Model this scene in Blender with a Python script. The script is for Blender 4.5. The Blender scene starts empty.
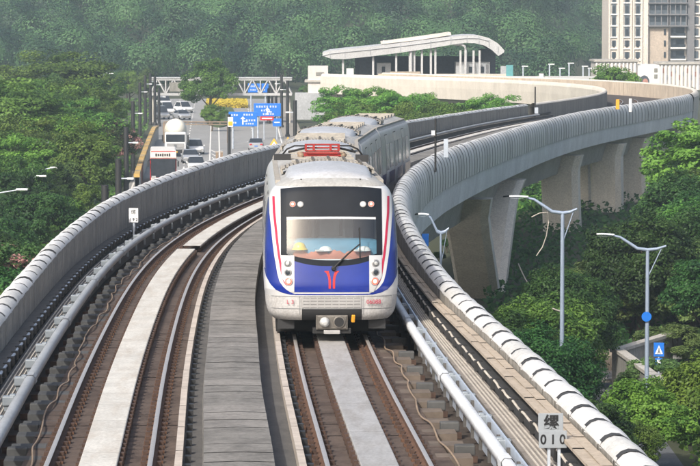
import bpy, math, random
import numpy as np
from mathutils import Vector, Matrix, Euler
random.seed(7); rng = np.random.default_rng(11)
SC = bpy.context.scene
COL = SC.collection
PI = math.pi

# ------------------------------------------------------------------ camera
F, H, YH = 3130.0, 6.7, 8.0
TH = math.atan((233 - YH) / F)
cam = bpy.data.cameras.new('camera'); co = bpy.data.objects.new('camera', cam); COL.objects.link(co)
co.location = (0, 0, H); co.rotation_euler = (PI / 2 - TH, 0, 0)
cam.sensor_width = 36; cam.lens = 36 * F / 700; cam.clip_start = .5; cam.clip_end = 6000
SC.camera = co

def gx(px, Y): return (px - 350) * Y / F            # lateral metres of a photo column at a distance
def gz(py, Y): return H - (py - YH) * Y / F          # height of a photo row at a distance

# ------------------------------------------------------------------ line of the railway
_K = [20, 30, 42, 55, 70, 85, 100, 115, 130, 150, 170, 190, 215, 235, 255, 275, 300, 330, 370, 420, 480]
_k = [-1, -1.5, -1.16, .83, .54, 1.93, 2.81, 2.28, 1.49, .86, .54, .66, 1.41, 2.05, 1.6, -.61, -4.5, -6, -6, -5, -2]
_KZ = [20, 50, 80, 110, 140, 170, 215, 280, 330, 420, 500]
_kz = [.45, -.01, -.45, -.94, -1.38, -1.76, -2.19, -2.57, -2.8, -3.4, -3.4]
GS = np.arange(-40, 520, .5)
_kk = np.interp(GS, _K, _k) / 1000; _kk[GS < 20] = -.001
GH = np.cumsum(_kk) * .5; GH += -.0405 - GH[np.argmin(abs(GS - 42))]
GX = np.cumsum(np.sin(GH)) * .5; GY = np.cumsum(np.cos(GH)) * .5
_i = np.argmin(abs(GS - 50)); GX += -1.93 - GX[_i]; GY += 50.48 - GY[_i]
GZ = np.interp(GS, _KZ, _kz); GZ[GS < 20] = .45 + (20 - GS[GS < 20]) * .0153
_w = np.hanning(41); _w /= _w.sum(); GZ = np.convolve(np.pad(GZ, 20, mode='edge'), _w, 'valid')
def hd(s): return float(np.interp(s, GS, GH))
def P(s, off, z):
    h = hd(s)
    return (float(np.interp(s, GS, GX)) + off * math.cos(h), float(np.interp(s, GS, GY)) - off * math.sin(h), float(np.interp(s, GS, GZ)) + z)
def WR(s): return float(np.interp(s, [-40, 40, 55, 66, 88, 110, 127, 165, 191, 215, 260, 300, 340], [5, 4.87, 4.74, 4.53, 4.46, 4.2, 4.0, 4.05, 4.15, 4.05, 4.0, 4.2, 4.4]))
def ZR(s): return float(np.interp(s, [40, 70, 100, 140, 170, 215, 260], [.8, .95, 1.3, 1.55, 1.45, 1.3, 1.15]))
def WL(s): return float(np.interp(s, [-40, 60, 100, 125, 150, 185, 207, 230, 260, 300], [4.35, 4.35, 4.42, 4.45, 4.65, 4.55, 4.36, 4.1, 4.1, 4.3]))
def ZL(s): return float(np.interp(s, [40, 60, 100, 140, 215, 260], [.85, .85, 1.28, 1.5, 1.25, 1.1]))
CL, CR = -1.97, 2.12      # track centres

# ------------------------------------------------------------------ materials
MATS = {}
def nt(name):
    m = bpy.data.materials.new(name); m.use_nodes = True; t = m.node_tree
    MATS[name] = m
    return m, t, t.nodes['Principled BSDF']
def ramp(t, fac, stops):
    r = t.nodes.new('ShaderNodeValToRGB'); e = r.color_ramp.elements
    while len(e) < len(stops): e.new(.5)
    for q, (p, c) in zip(e, stops): q.position = p; q.color = (*c, 1)
    t.links.new(fac, r.inputs[0]); return r.outputs[0]
def noise(t, scale, detail=4, rough=.6, vec=None, dist=0):
    n = t.nodes.new('ShaderNodeTexNoise'); n.inputs['Scale'].default_value = scale; n.inputs['Detail'].default_value = detail
    n.inputs['Roughness'].default_value = rough; n.inputs['Distortion'].default_value = dist
    if vec is not None: t.links.new(vec, n.inputs['Vector'])
    return n.outputs['Fac']
def coords(t, scale=(1, 1, 1), kind='Object'):
    c = t.nodes.new('ShaderNodeTexCoord'); m = t.nodes.new('ShaderNodeMapping'); m.inputs['Scale'].default_value = scale
    t.links.new(c.outputs[kind], m.inputs[0]); return m.outputs[0]
def mixc(t, fac, a, b, mode='MIX'):
    m = t.nodes.new('ShaderNodeMix'); m.data_type = 'RGBA'; m.blend_type = mode
    for i, v in ((0, fac), (6, a), (7, b)):
        if hasattr(v, 'links'): t.links.new(v, m.inputs[i])
        elif isinstance(v, (int, float)): m.inputs[i].default_value = v
        else: m.inputs[i].default_value = (*v, 1)
    return m.outputs[2]
def bump(t, b, h, strength=.3, dist=.02):
    n = t.nodes.new('ShaderNodeBump'); n.inputs['Strength'].default_value = strength; n.inputs['Distance'].default_value = dist
    t.links.new(h, n.inputs['Height']); t.links.new(n.outputs[0], b.inputs['Normal'])
def flat(name, c, rough=.6, metal=0, emit=None, es=1, var=.12, vs=3):
    m, t, b = nt(name)
    v = coords(t)
    n = noise(t, vs, 5, .65, v)
    lo = tuple(x * (1 - var) for x in c); hi = tuple(min(1, x * (1 + var)) for x in c)
    t.links.new(ramp(t, n, [(.3, lo), (.7, hi)]), b.inputs['Base Color'])
    b.inputs['Roughness'].default_value = rough; b.inputs['Metallic'].default_value = metal
    if emit: b.inputs['Emission Color'].default_value = (*emit, 1); b.inputs['Emission Strength'].default_value = es
    return m
def grime(name, c, dirt, rough=.8, s1=.35, s2=4, streak=(1, 1, .12), amt=.7, bstr=.25):
    """weathered surface: broad patches, fine speckle and vertical run-off streaks"""
    m, t, b = nt(name)
    v = coords(t); vv = coords(t, streak)
    big = noise(t, s1, 6, .7, v); fine = noise(t, s2 * 6, 3, .6, v); st = noise(t, s2, 6, .7, vv)
    c1 = ramp(t, big, [(.35, tuple(x * .86 for x in c)), (.65, tuple(min(1, x * 1.08) for x in c))])
    f1 = ramp(t, st, [(.45, (0, 0, 0)), (.72, (amt,) * 3)])
    c2 = mixc(t, f1, c1, dirt)
    c3 = mixc(t, .35, c2, ramp(t, fine, [(.35, (.55,) * 3), (.65, (1.3,) * 3)]), 'MULTIPLY')
    t.links.new(c3, b.inputs['Base Color']); b.inputs['Roughness'].default_value = rough
    bump(t, b, fine, bstr, .01)
    return m
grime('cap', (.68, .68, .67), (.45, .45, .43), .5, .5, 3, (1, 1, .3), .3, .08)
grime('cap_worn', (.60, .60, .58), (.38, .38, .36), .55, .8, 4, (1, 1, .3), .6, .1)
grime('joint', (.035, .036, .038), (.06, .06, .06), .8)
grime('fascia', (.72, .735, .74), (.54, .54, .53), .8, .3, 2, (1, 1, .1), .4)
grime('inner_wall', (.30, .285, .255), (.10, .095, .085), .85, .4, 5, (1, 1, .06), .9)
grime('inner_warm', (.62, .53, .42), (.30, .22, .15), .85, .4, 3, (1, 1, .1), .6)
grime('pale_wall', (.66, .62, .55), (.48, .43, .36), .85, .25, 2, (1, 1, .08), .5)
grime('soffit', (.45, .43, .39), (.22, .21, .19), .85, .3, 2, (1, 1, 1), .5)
grime('pier', (.78, .735, .65), (.60, .55, .48), .85, .3, 1.5, (1, 1, .12), .5, .15)
grime('bed', (.070, .055, .045), (.035, .025, .02), .9, .8, 5, (1, 1, 1), .8, .5)
grime('slab', (.098, .071, .056), (.038, .022, .016), .9, 1.1, 2.5, (1, .5, 1), .95, .6)
grime('slab_dark', (.085, .082, .080), (.045, .04, .037), .9, .7, 3, (1, 1, 1), .8, .4)
grime('walk_mid', (.185, .178, .165), (.070, .066, .060), .9, 1.4, 2.2, (1, .8, 1), .8, .6)
grime('walk_pale', (.225, .215, .20), (.10, .095, .088), .9, 1.4, 2.2, (1, .8, 1), .8, .6)
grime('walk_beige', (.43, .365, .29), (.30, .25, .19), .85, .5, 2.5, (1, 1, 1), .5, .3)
grime('tray', (.24, .215, .19), (.13, .115, .10), .85, .8, 4, (1, .3, 1), .6, .3)
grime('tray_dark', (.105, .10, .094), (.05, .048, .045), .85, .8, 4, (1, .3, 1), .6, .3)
grime('plate', (.50, .49, .47), (.30, .27, .23), .5, .9, 3, (1, .16, 1), .75, .12)
MATS['plate'].node_tree.nodes['Principled BSDF'].inputs['Metallic'].default_value = .35
grime('plate_white', (.56, .55, .51), (.40, .35, .29), .7, .9, 3, (1, .16, 1), .7, .15)
flat('steel', (.60, .56, .52), .45, .7, var=.1, vs=9)
grime('rust', (.12, .062, .036), (.055, .028, .018), .85, 1.5, 9, (1, 1, 1), .7, .4)
flat('fastener', (.062, .036, .026), .85, var=.4, vs=8)
grime('third_rail_shaded', (.35, .37, .39), (.28, .28, .28), .5, .5, 3, (1, .3, 1), .6, .05)  # left cover: its shade is put into this darker colour
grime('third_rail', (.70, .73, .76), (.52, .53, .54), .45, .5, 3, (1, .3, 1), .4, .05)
flat('insulator', (.21, .24, .27), .4, var=.12)
flat('bracket_base', (.075, .077, .078), .8, var=.25)
flat('bearer', (.13, .105, .085), .9, var=.3)
flat('cable_tan', (.25, .185, .13), .7, var=.25, vs=2)
flat('cable_pale', (.50, .46, .40), .7, var=.2)
flat('duct', (.44, .39, .34), .8, var=.2)
flat('dark_metal', (.022, .023, .025), .6, var=.25)
flat('black', (.012, .012, .013), .7)
flat('galv', (.50, .56, .64), .45, .3, var=.1)
flat('lamp_pole', (.30, .37, .48), .4, .2, var=.08)
flat('lamp_head', (.72, .74, .76), .4, var=.06)
flat('white_paint', (.78, .78, .76), .5, var=.06)
flat('sign_grey', (.27, .30, .33), .5, var=.08, vs=6)
flat('sign_black', (.012, .013, .015), .5)
flat('sign_blue', (.01, .16, .62), .4, var=.06)
flat('sign_white', (.8, .82, .84), .4)
flat('sign_yellow', (.75, .42, .03), .5)
flat('panto_red', (.30, .018, .014), .6, var=.3)
flat('orange', (.75, .36, .03), .5)
flat('red', (.50, .02, .02), .5)
# train
flat('tr_silver', (.60, .61, .62), .32, .35, var=.05, vs=1.5)
flat('tr_white', (.64, .65, .66), .3, .1, var=.04, vs=1.5)
grime('tr_skirt', (.47, .47, .47), (.30, .28, .26), .45, 1.2, 4, (1, 1, .5), .6, .05)
flat('tr_blue', (.006, .024, .235), .18, .05, var=.12, vs=2)
MATS['tr_blue'].node_tree.nodes['Principled BSDF'].inputs['Coat Weight'].default_value = .6
flat('tr_red', (.42, .02, .06), .3)
flat('tr_mask', (.012, .015, .021), .5, var=.2, vs=2)
MATS['tr_mask'].node_tree.nodes['Principled BSDF'].inputs['Specular IOR Level'].default_value = .14
grime('tr_roof', (.40, .40, .385), (.26, .245, .22), .6, .6, 3, (1, .3, 1), .7, .1)
grime('tr_ac', (.46, .475, .50), (.35, .35, .34), .4, .6, 2.5, (1, .3, 1), .5, .05)
flat('tr_louvre', (.33, .31, .275), .8, var=.25, vs=6)
flat('tr_louvre_dark', (.10, .095, .085), .8, var=.25)
flat('tr_side', (.40, .41, .44), .3, .4, var=.2, vs=1.2)
flat('tr_window', (.03, .036, .045), .1, var=.3)
flat('tr_door', (.50, .51, .54), .3, .4, var=.12)
flat('cab_wall', (.55, .60, .64), .7, var=.1)
flat('cab_dark', (.26, .30, .33), .7)
flat('console', (.10, .25, .36), .6, var=.12)
flat('cloth_orange', (.48, .18, .12), .8, var=.12, vs=8)
flat('helmet', (.66, .50, .06), .35)
flat('grille', (.42, .42, .42), .4, .4)
flat('grille_dark', (.24, .24, .24), .6)
flat('coupler', (.15, .14, .125), .5, .5, var=.25, vs=9)
flat('lamp_red', (.8, .06, .04), .3, emit=(1, .10, .06), es=1.6)
flat('lamp_pink', (.9, .4, .35), .3, emit=(1, .30, .24), es=2.2)
flat('lamp_white', (.62, .63, .62), .2, .3)
flat('lamp_grey', (.20, .21, .22), .3, .3)
flat('tyre', (.02, .02, .02), .9); flat('rim', (.4, .4, .4), .4, .6)
flat('car_white', (.75, .76, .77), .25, var=.03); flat('car_silver', (.48, .50, .53), .3, .4, var=.05); flat('car_grey', (.30, .32, .35), .3, .4, var=.05)
flat('bus_red', (.50, .03, .03), .35); flat('bus_white', (.78, .74, .68), .4); flat('drum', (.70, .68, .60), .5, var=.1)
grime('asphalt', (.29, .29, .285), (.22, .22, .215), .9, .08, 1, (1, .1, 1), .5, .3)
grime('asphalt_side', (.12, .13, .145), (.09, .095, .10), .9, .2, 1, (1, 1, 1), .5, .3)
grime('pavement', (.30, .28, .25), (.22, .20, .17), .9, .3, 2, (1, 1, 1), .5, .3)
flat('road_paint', (.72, .70, .66), .7, var=.1)
grime('barrier', (.46, .44, .40), (.30, .27, .24), .85, .3, 2, (1, 1, .2), .5)
flat('barrier_yellow', (.52, .34, .10), .6, var=.2)
grime('wall_grey', (.27, .265, .245), (.12, .125, .10), .9, .4, 1.5, (1, 1, .08), .7)
flat('blue_roof', (.03, .28, .60), .45, var=.1)
grime('white_wall', (.70, .66, .62), (.5, .42, .38), .8, .4, 2, (1, 1, .15), .4)
grime('tower', (.72, .66, .59), (.60, .54, .47), .8, .05, .6, (1, 1, .15), .35, .05)
grime('tower_beige', (.52, .44, .36), (.45, .38, .31), .85, .05, .6, (1, 1, .2), .3, .05)
grime('tower_grey', (.20, .20, .21), (.15, .15, .16), .8, .05, .6, (1, 1, .2), .3, .05)
flat('glass_dark', (.035, .045, .055), .15, var=.5, vs=.8); flat('glass_mid', (.10, .12, .14), .15, var=.4, vs=.8)
flat('podium_red', (.45, .22, .17), .8, var=.3, vs=2)
grime('canopy', (.50, .51, .52), (.48, .48, .48), .5, .1, 1, (1, 1, 1), .4, .05)
flat('station_dark', (.055, .07, .09), .5, var=.3); grime('station_grey', (.42, .44, .46), (.34, .35, .36), .7, .2, 1, (1, 1, .2), .4, .05)
flat('teal', (.10, .32, .34), .6)
flat('bark', (.09, .07, .05), .9, var=.3, vs=6)
grime('soil', (.052, .062, .03), (.035, .038, .02), 1, .3, 3, (1, 1, 1), .6, .4)
flat('lawn', (.06, .09, .03), 1, var=.3, vs=1)

def glass(name, tint, refl=.12):
    m, t, b = nt(name); t.nodes.remove(b)
    o = t.nodes['Material Output']; a = t.nodes.new('ShaderNodeBsdfTransparent'); a.inputs[0].default_value = (*tint, 1)
    g = t.nodes.new('ShaderNodeBsdfGlossy'); g.inputs['Roughness'].default_value = .03
    lw = t.nodes.new('ShaderNodeLayerWeight'); lw.inputs[0].default_value = refl
    ad = t.nodes.new('ShaderNodeMath'); ad.operation = 'ADD'; ad.use_clamp = True; ad.inputs[1].default_value = .10; t.links.new(lw.outputs['Fresnel'], ad.inputs[0])
    mx = t.nodes.new('ShaderNodeMixShader'); t.links.new(ad.outputs[0], mx.inputs[0]); t.links.new(a.outputs[0], mx.inputs[1]); t.links.new(g.outputs[0], mx.inputs[2])
    t.links.new(mx.outputs[0], o.inputs[0]); return m
glass('screen_glass', (.80, .86, .88), .14)

def leaf_mat(name, lo, hi, trans=.35, flower=None, ff=.3):
    """leaf colour varies from clump to clump (face attribute) and from tree to tree"""
    m, t, b = nt(name); t.nodes.remove(b); o = t.nodes['Material Output']
    at = t.nodes.new('ShaderNodeAttribute'); at.attribute_name = 'tone'
    oi = t.nodes.new('ShaderNodeObjectInfo')
    c = ramp(t, at.outputs['Fac'], [(0, lo), (.5, tuple((a + b_) / 2 for a, b_ in zip(lo, hi))), (1, hi)])
    hs = t.nodes.new('ShaderNodeHueSaturation'); t.links.new(c, hs.inputs['Color'])
    def mr(x, a, b_):
        q = t.nodes.new('ShaderNodeMapRange'); q.inputs['To Min'].default_value = a; q.inputs['To Max'].default_value = b_
        t.links.new(x, q.inputs['Value']); return q.outputs[0]
    t.links.new(mr(oi.outputs['Random'], .475, .525), hs.inputs['Hue']); t.links.new(mr(oi.outputs['Random'], .75, 1.3), hs.inputs['Value'])
    col = hs.outputs[0]
    if flower:
        at2 = t.nodes.new('ShaderNodeAttribute'); at2.attribute_name = 'bloom'
        th = t.nodes.new('ShaderNodeMath'); th.operation = 'LESS_THAN'; th.inputs[1].default_value = ff; t.links.new(at2.outputs['Fac'], th.inputs[0])
        col = mixc(t, th.outputs[0], col, flower)
    d = t.nodes.new('ShaderNodeBsdfPrincipled'); d.inputs['Roughness'].default_value = .55; d.inputs['Specular IOR Level'].default_value = .3
    tr = t.nodes.new('ShaderNodeBsdfTranslucent'); t.links.new(col, d.inputs['Base Color']); t.links.new(col, tr.inputs[0])
    mx = t.nodes.new('ShaderNodeMixShader'); mx.inputs[0].default_value = trans
    t.links.new(d.outputs[0], mx.inputs[1]); t.links.new(tr.outputs[0], mx.inputs[2]); t.links.new(mx.outputs[0], o.inputs[0])
    return m
leaf_mat('leaf_dark', (.016, .052, .015), (.060, .145, .032))
leaf_mat('leaf_mid', (.044, .108, .019), (.155, .272, .050))
leaf_mat('leaf_yellow', (.066, .155, .022), (.200, .350, .056))
leaf_mat('leaf_olive', (.060, .115, .032), (.165, .240, .072))
leaf_mat('leaf_pink', (.030, .075, .022), (.085, .155, .042), .35, (.46, .25, .23), .34)
leaf_mat('leaf_yflower', (.05, .09, .02), (.10, .15, .03), .35, (.60, .48, .05), .6)
leaf_mat('leaf_hill', (.008, .034, .018), (.088, .200, .064), .1)

# ------------------------------------------------------------------ mesh building
class MB:
    def __init__(s): s.v = []; s.f = []; s.m = []; s.mats = []; s.sm = []
    def mi(s, mat):
        if mat not in s.mats: s.mats.append(mat)
        return s.mats.index(mat)
    def add(s, vs, fs, mat, smooth=False):
        o = len(s.v); k = s.mi(mat); s.v += [tuple(map(float, q)) for q in vs]
        for f in fs: s.f.append(tuple(i + o for i in f)); s.m.append(k); s.sm.append(smooth)
    def grid(s, rows, mat, smooth=True, closed=False):
        n = len(rows[0]); fs = []
        for i in range(len(rows) - 1):
            for j in range(n if closed else n - 1):
                j2 = (j + 1) % n; fs.append((i * n + j, i * n + j2, (i + 1) * n + j2, (i + 1) * n + j))
        s.add([q for r in rows for q in r], fs, mat, smooth)
    def box(s, c, d, mat, rot=0, tilt=0):
        x, y, z = (q / 2 for q in d); R = Euler((tilt, 0, rot)).to_matrix()
        vs = [Vector(c) + R @ Vector((a * x, b * y, e * z)) for e in (-1, 1) for b in (-1, 1) for a in (-1, 1)]
        s.add(vs, [(0, 2, 3, 1), (4, 5, 7, 6), (0, 1, 5, 4), (2, 6, 7, 3), (0, 4, 6, 2), (1, 3, 7, 5)], mat)
    def tube(s, pts, r, mat, n=8, cap=True):
        pts = [Vector(p) for p in pts]; rows = []
        rr = r if isinstance(r, (list, tuple)) else [r] * len(pts)
        for i, p in enumerate(pts):
            d = (pts[min(i + 1, len(pts) - 1)] - pts[max(i - 1, 0)]).normalized()
            u = d.cross(Vector((0, 0, 1)) if abs(d.z) < .9 else Vector((0, 1, 0))).normalized(); w = d.cross(u)
            rows.append([p + (u * math.cos(a) + w * math.sin(a)) * rr[i] for a in (2 * PI * k / n for k in range(n))])
        s.grid(rows, mat, True, True)
        if cap:
            s.add(rows[0], [tuple(range(n))], mat); s.add(rows[-1], [tuple(range(n - 1, -1, -1))], mat)
    def lathe(s, c, prof, mat, n=16, axis='z', M=None):
        rows = []
        for r, z in prof:
            ring = []
            for k in range(n):
                a = 2 * PI * k / n; q = Vector((r * math.cos(a), r * math.sin(a), z))
                if axis == 'y': q = Vector((q.x, q.z, q.y))
                if axis == 'x': q = Vector((q.z, q.x, q.y))
                if M is not None: q = M @ q
                ring.append(Vector(c) + q)
            rows.append(ring)
        s.grid(rows, mat, True, True)
        s.add(rows[0], [tuple(range(n))], mat); s.add(rows[-1], [tuple(range(n))], mat)
    def sweep(s, prof, ss, mat, smooth=False, closed=False):
        """prof(s) -> list of (off, z)"""
        s.grid([[P(q, a, b) for a, b in prof(q)] for q in ss], mat, smooth, closed)
    def prism(s, pts, y0, y1, mat):
        """pts in (x, z), extruded along y"""
        n = len(pts); vs = [(x, y0, z) for x, z in pts] + [(x, y1, z) for x, z in pts]
        s.add(vs, [tuple(range(n)), tuple(range(2 * n - 1, n - 1, -1))] + [(i, i + n, (i + 1) % n + n, (i + 1) % n) for i in range(n)], mat)
    def build(s, name, parent=None, loc=None, rot=None, bevel=0):
        me = bpy.data.meshes.new(name); me.from_pydata(s.v, [], s.f)
        for m in s.mats: me.materials.append(MATS[m])
        me.polygons.foreach_set('material_index', s.m); me.polygons.foreach_set('use_smooth', s.sm); me.update()
        o = bpy.data.objects.new(name, me); COL.objects.link(o)
        if parent: o.parent = parent
        if loc: o.location = loc
        if rot: o.rotation_euler = rot
        if bevel:
            b = o.modifiers.new('bevel', 'BEVEL'); b.width = bevel; b.segments = 2; b.limit_method = 'ANGLE'
        return o
def tag(o, label, cat, group=None):
    o['label'] = label; o['category'] = cat
    if group: o['group'] = group
    return o
def kind(o, k): o['kind'] = k; return o
def thing(name, label, cat, loc=(0, 0, 0), rz=0, group=None):
    o = bpy.data.objects.new(name, None); COL.objects.link(o); o.location = loc; o.rotation_euler = (0, 0, rz); o.empty_display_size = .3
    return tag(o, label, cat, group)
def dup(o, parent=None):
    c = o.copy(); COL.objects.link(c)
    if parent: c.parent = parent
    for ch in list(o.children): dup(ch, c)
    return c
TEXTS = []
def text(name, s, size, mat, parent, loc, rot=(PI / 2, 0, 0), bold=0, sx=1):
    cu = bpy.data.curves.new(name, 'FONT'); cu.body = s; cu.size = size; cu.align_x = 'CENTER'; cu.align_y = 'CENTER'; cu.extrude = .002; cu.offset = bold
    cu.materials.append(MATS[mat]); o = bpy.data.objects.new(name, cu); COL.objects.link(o); o.parent = parent; o.location = loc; o.rotation_euler = rot; o.scale = (sx, 1, 1)
    TEXTS.append(o); return o
def rg(a, b, st): return [a + st * i for i in range(int(round((b - a) / st)) + 1)]

# ------------------------------------------------------------------ viaduct
S_END = 438
S_ALL = rg(-30, S_END, 2)
via = thing('viaduct', 'curving concrete railway viaduct with ribbed rounded parapets carrying two tracks', 'viaduct', (0, 0, 0))
m = MB()
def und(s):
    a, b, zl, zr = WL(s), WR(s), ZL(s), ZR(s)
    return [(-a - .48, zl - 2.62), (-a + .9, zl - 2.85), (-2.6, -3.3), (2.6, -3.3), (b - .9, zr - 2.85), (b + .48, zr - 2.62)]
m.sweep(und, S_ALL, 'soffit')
m.sweep(lambda s: [(-WL(s), -.42), (WR(s), -.42)], S_ALL, 'bed')
m.build('deck', via)

PAN = 1.65
def cap_prof(w, z, sg, r=0.0):
    """parapet section from the inner top edge over the rounded cap down the outside; r pulls it in"""
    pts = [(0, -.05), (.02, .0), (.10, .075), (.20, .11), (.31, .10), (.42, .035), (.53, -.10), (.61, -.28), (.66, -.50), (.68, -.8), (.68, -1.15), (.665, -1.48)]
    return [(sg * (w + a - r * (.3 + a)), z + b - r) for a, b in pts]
def parapet(sg, W, Z, s0, s1, mat_in, ribs=True):
    m = MB(); n = int((s1 - s0) / PAN)
    if ribs:
        for i in range(n):
            a = s0 + i * PAN; rows = []; jz = random.uniform(-.012, .012); cm = 'cap_worn' if random.random() < .3 else 'cap'
            for k, bul in ((0, .018), (.12, .004), (.4, 0), (.7, 0), (1.02, .007), (1.25, .022)):
                q = a + k / 1.25 * (PAN - .23); rows.append([P(q, *pz) for pz in cap_prof(W(q), Z(q) + jz, sg, bul)])
            m.grid(rows, cm)
            q0, q1 = a + PAN - .24, a + PAN + .01
            jr = [[P(q, *pz) for pz in cap_prof(W(q), Z(q), sg, .02)] for q in (q0, q1)]
            # the joint starts a little outside the inner lip
            m.grid([r[1:] for r in jr], 'joint'); m.grid([[P(q, *pz) for pz in cap_prof(W(q), Z(q), sg, 0)[:2]] for q in (q0, q1)], 'cap')
    else:
        m.sweep(lambda q: cap_prof(W(q), Z(q), sg, 0)[:8], rg(s0, s1, 2), 'pale_wall', True)
    ss = rg(s0, s1, 2)
    ft = 'fascia' if ribs else 'pale_wall'
    if ribs:
        m.sweep(lambda q: [(sg * (W(q) + .665), Z(q) - 1.48), (sg * (W(q) + .60), Z(q) - 1.50), (sg * (W(q) + .57), Z(q) - 1.75)], ss, ft)
        m.sweep(lambda q: [(sg * (W(q) + .57), Z(q) - 1.75), (sg * (W(q) + .55), Z(q) - 2.1), (sg * (W(q) + .48), Z(q) - 2.62)], ss, ft, True)
    else:
        m.sweep(lambda q: [(sg * (W(q) + .61), Z(q) - .28), (sg * (W(q) + .60), Z(q) - 1.2), (sg * (W(q) + .48), Z(q) - 2.62)], ss, ft)
    # inner face with shallow panel seams
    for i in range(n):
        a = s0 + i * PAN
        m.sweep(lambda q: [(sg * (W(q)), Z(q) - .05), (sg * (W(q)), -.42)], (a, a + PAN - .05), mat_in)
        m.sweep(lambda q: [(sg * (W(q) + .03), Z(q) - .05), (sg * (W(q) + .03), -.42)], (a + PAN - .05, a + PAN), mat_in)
    return m.build('parapet', via)
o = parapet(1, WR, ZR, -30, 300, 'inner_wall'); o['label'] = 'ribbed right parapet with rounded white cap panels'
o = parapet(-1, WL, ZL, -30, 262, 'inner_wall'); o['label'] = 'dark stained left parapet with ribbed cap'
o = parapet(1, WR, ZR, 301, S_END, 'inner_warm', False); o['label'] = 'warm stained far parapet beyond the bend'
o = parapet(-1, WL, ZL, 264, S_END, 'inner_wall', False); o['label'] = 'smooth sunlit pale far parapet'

# walkways beside the tracks
def rbase(s): return min(4.0, WR(s) - .5)
def PZ(s): return float(np.interp(s, [20, 60, 90], [.66, .70, .60]))
def ru(s, u): return rbase(s) + u * (WR(s) - .02 - rbase(s))
m = MB(); s0 = -20
for i in range(int(300 / 1.55)):
    a = s0 + i * 1.55; g = .03
    m.sweep(lambda q: [(ru(q, .10), .27), (ru(q, .10), .31), (ru(q, .56), .31), (ru(q, .56), .27)], (a, a + 1.55 - g), 'tray')
    m.sweep(lambda q: [(ru(q, .62), PZ(q) - .04), (ru(q, .62), PZ(q) + .012 * (i % 2)), (ru(q, .985), PZ(q) + .012 * (i % 2)), (ru(q, .985), .5)], (a + .5, a + .5 + 1.55 - g), 'walk_beige')
    d = .006 * ((i * 7) % 3)
    m.sweep(lambda q: [(ru(q, .80), PZ(q) + .017), (ru(q, .80), PZ(q) + .018 + d), (ru(q, .983), PZ(q) + .018 + d), (ru(q, .983), .5)], (a + .1, a + .1 + 1.55 - .05), 'walk_beige')
m.sweep(lambda q: [(ru(q, .05), -.40), (ru(q, .05), .255), (ru(q, .60), .255), (ru(q, .60), .49), (WR(q) - .012, .49)], rg(-20, 280, 2), 'joint')
m.build('walkway', via)['label'] = 'sunlit beige walkway slabs along the right parapet'
m = MB()
m.sweep(lambda q: [(rbase(q) - .03, -.3), (rbase(q) - .03, .36), (rbase(q), .36), (rbase(q), -.3)], rg(-20, 280, 2), 'galv')
for u in (.2, .29, .38, .47): m.sweep(lambda q, u=u: [(ru(q, u) - .012, .312), (ru(q, u) - .01, .33), (ru(q, u) + .01, .33), (ru(q, u) + .012, .312)], rg(-20, 280, 2), 'cable_pale')
for i in range(190):
    a = -18 + i * 1.55
    m.box(P(a, rbase(a) - .055, .0), (.05, .1, .62), 'tray_dark', -hd(a))
m.build('cable_tray', via)
m = MB()
m.tube([P(s, ru(s, .575) + .006 * math.sin(s * 2.1) + .005 * math.sin(s * 5.3), .47 + .012 * math.sin(s * 4.05)) for s in rg(-20, 200, .4)], .022, 'cable_pale', 6)
for i in range(140):
    a = -18 + i * 1.55; m.box(P(a, ru(a, .60), .42), (.14, .1, .18), 'dark_metal', -hd(a))
m.build('cable_run', via)

m = MB()
def lw(s, u): return -(3.72 + u * (WL(s) - .012 - 3.72))
for i in range(int(290 / 1.55)):
    a = -20 + i * 1.55
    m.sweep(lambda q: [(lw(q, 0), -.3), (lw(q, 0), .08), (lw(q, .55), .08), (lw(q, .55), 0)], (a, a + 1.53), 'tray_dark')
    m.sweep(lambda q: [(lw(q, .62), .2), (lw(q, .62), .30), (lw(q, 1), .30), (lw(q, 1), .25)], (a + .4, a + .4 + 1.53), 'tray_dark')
m.build('walkway', via)['label'] = 'shaded grey walkway along the left parapet'
m = MB()
for u in (.08, .2, .32, .44): m.sweep(lambda q, u=u: [(lw(q, u) - .012, .082), (lw(q, u) - .01, .10), (lw(q, u) + .01, .10), (lw(q, u) + .012, .082)], rg(-20, 260, 2), 'cable_pale')
for i in range(150):
    a = -18 + i * 1.1; m.box(P(a, lw(a, .58), .24), (.13, .16, .17), 'dark_metal', -hd(a))
m.tube([P(s, lw(s, .60) + .012 * math.sin(s * 3), .27) for s in rg(-20, 200, 1)], .03, 'galv', 6)
m.build('cable_tray', via)

# central walkway of concrete covers
m = MB(); a = -20.0; i = 0
while a < 280:
    L = 1.02; j = .012 * math.sin(i * 12.9); dz = .003 * math.sin(i * 7.7)
    m.sweep(lambda q: [(-.46 + j, .08), (-.44 + j, .23 + dz), (.07, .245 + dz), (.56 + j, .23 + dz), (.58 + j, .08)], (a, a + L - .045), 'walk_pale' if random.random() < .3 else 'walk_mid')
    a += L; i += 1
m.sweep(lambda q: [(-.42, -.42), (-.42, .205)], rg(-20, 280, 2), 'walk_mid'); m.sweep(lambda q: [(.54, .205), (.54, -.42)], rg(-20, 280, 2), 'walk_mid'); m.sweep(lambda q: [(-.42, .205), (.54, .205)], rg(-20, 280, 2), 'joint')
m.build('walkway', via)['label'] = 'grey slab walkway between the two tracks'
for off in (-.80, 1.0):
    m = MB(); a = -20.0
    m.sweep(lambda q: [(off - (.42 if off > 0 else -.02), -.13), (off + (.0 if off > 0 else .36), -.13)], rg(-20, 270, 2), 'tray_dark')
    while a < 270:
        m.sweep(lambda q: [(off - .055, -.42), (off - .055, .05), (off + .055, .05), (off + .055, -.2)], (a, a + 2.95), 'duct'); a += 3.0
    for i in range(200):
        a = -18 + i * 1.0; m.box(P(a, off + (.13 if off > 0 else .13), -.1), (.09, .16, .14), 'dark_metal', -hd(a))
    m.build('cable_duct', via)

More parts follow.
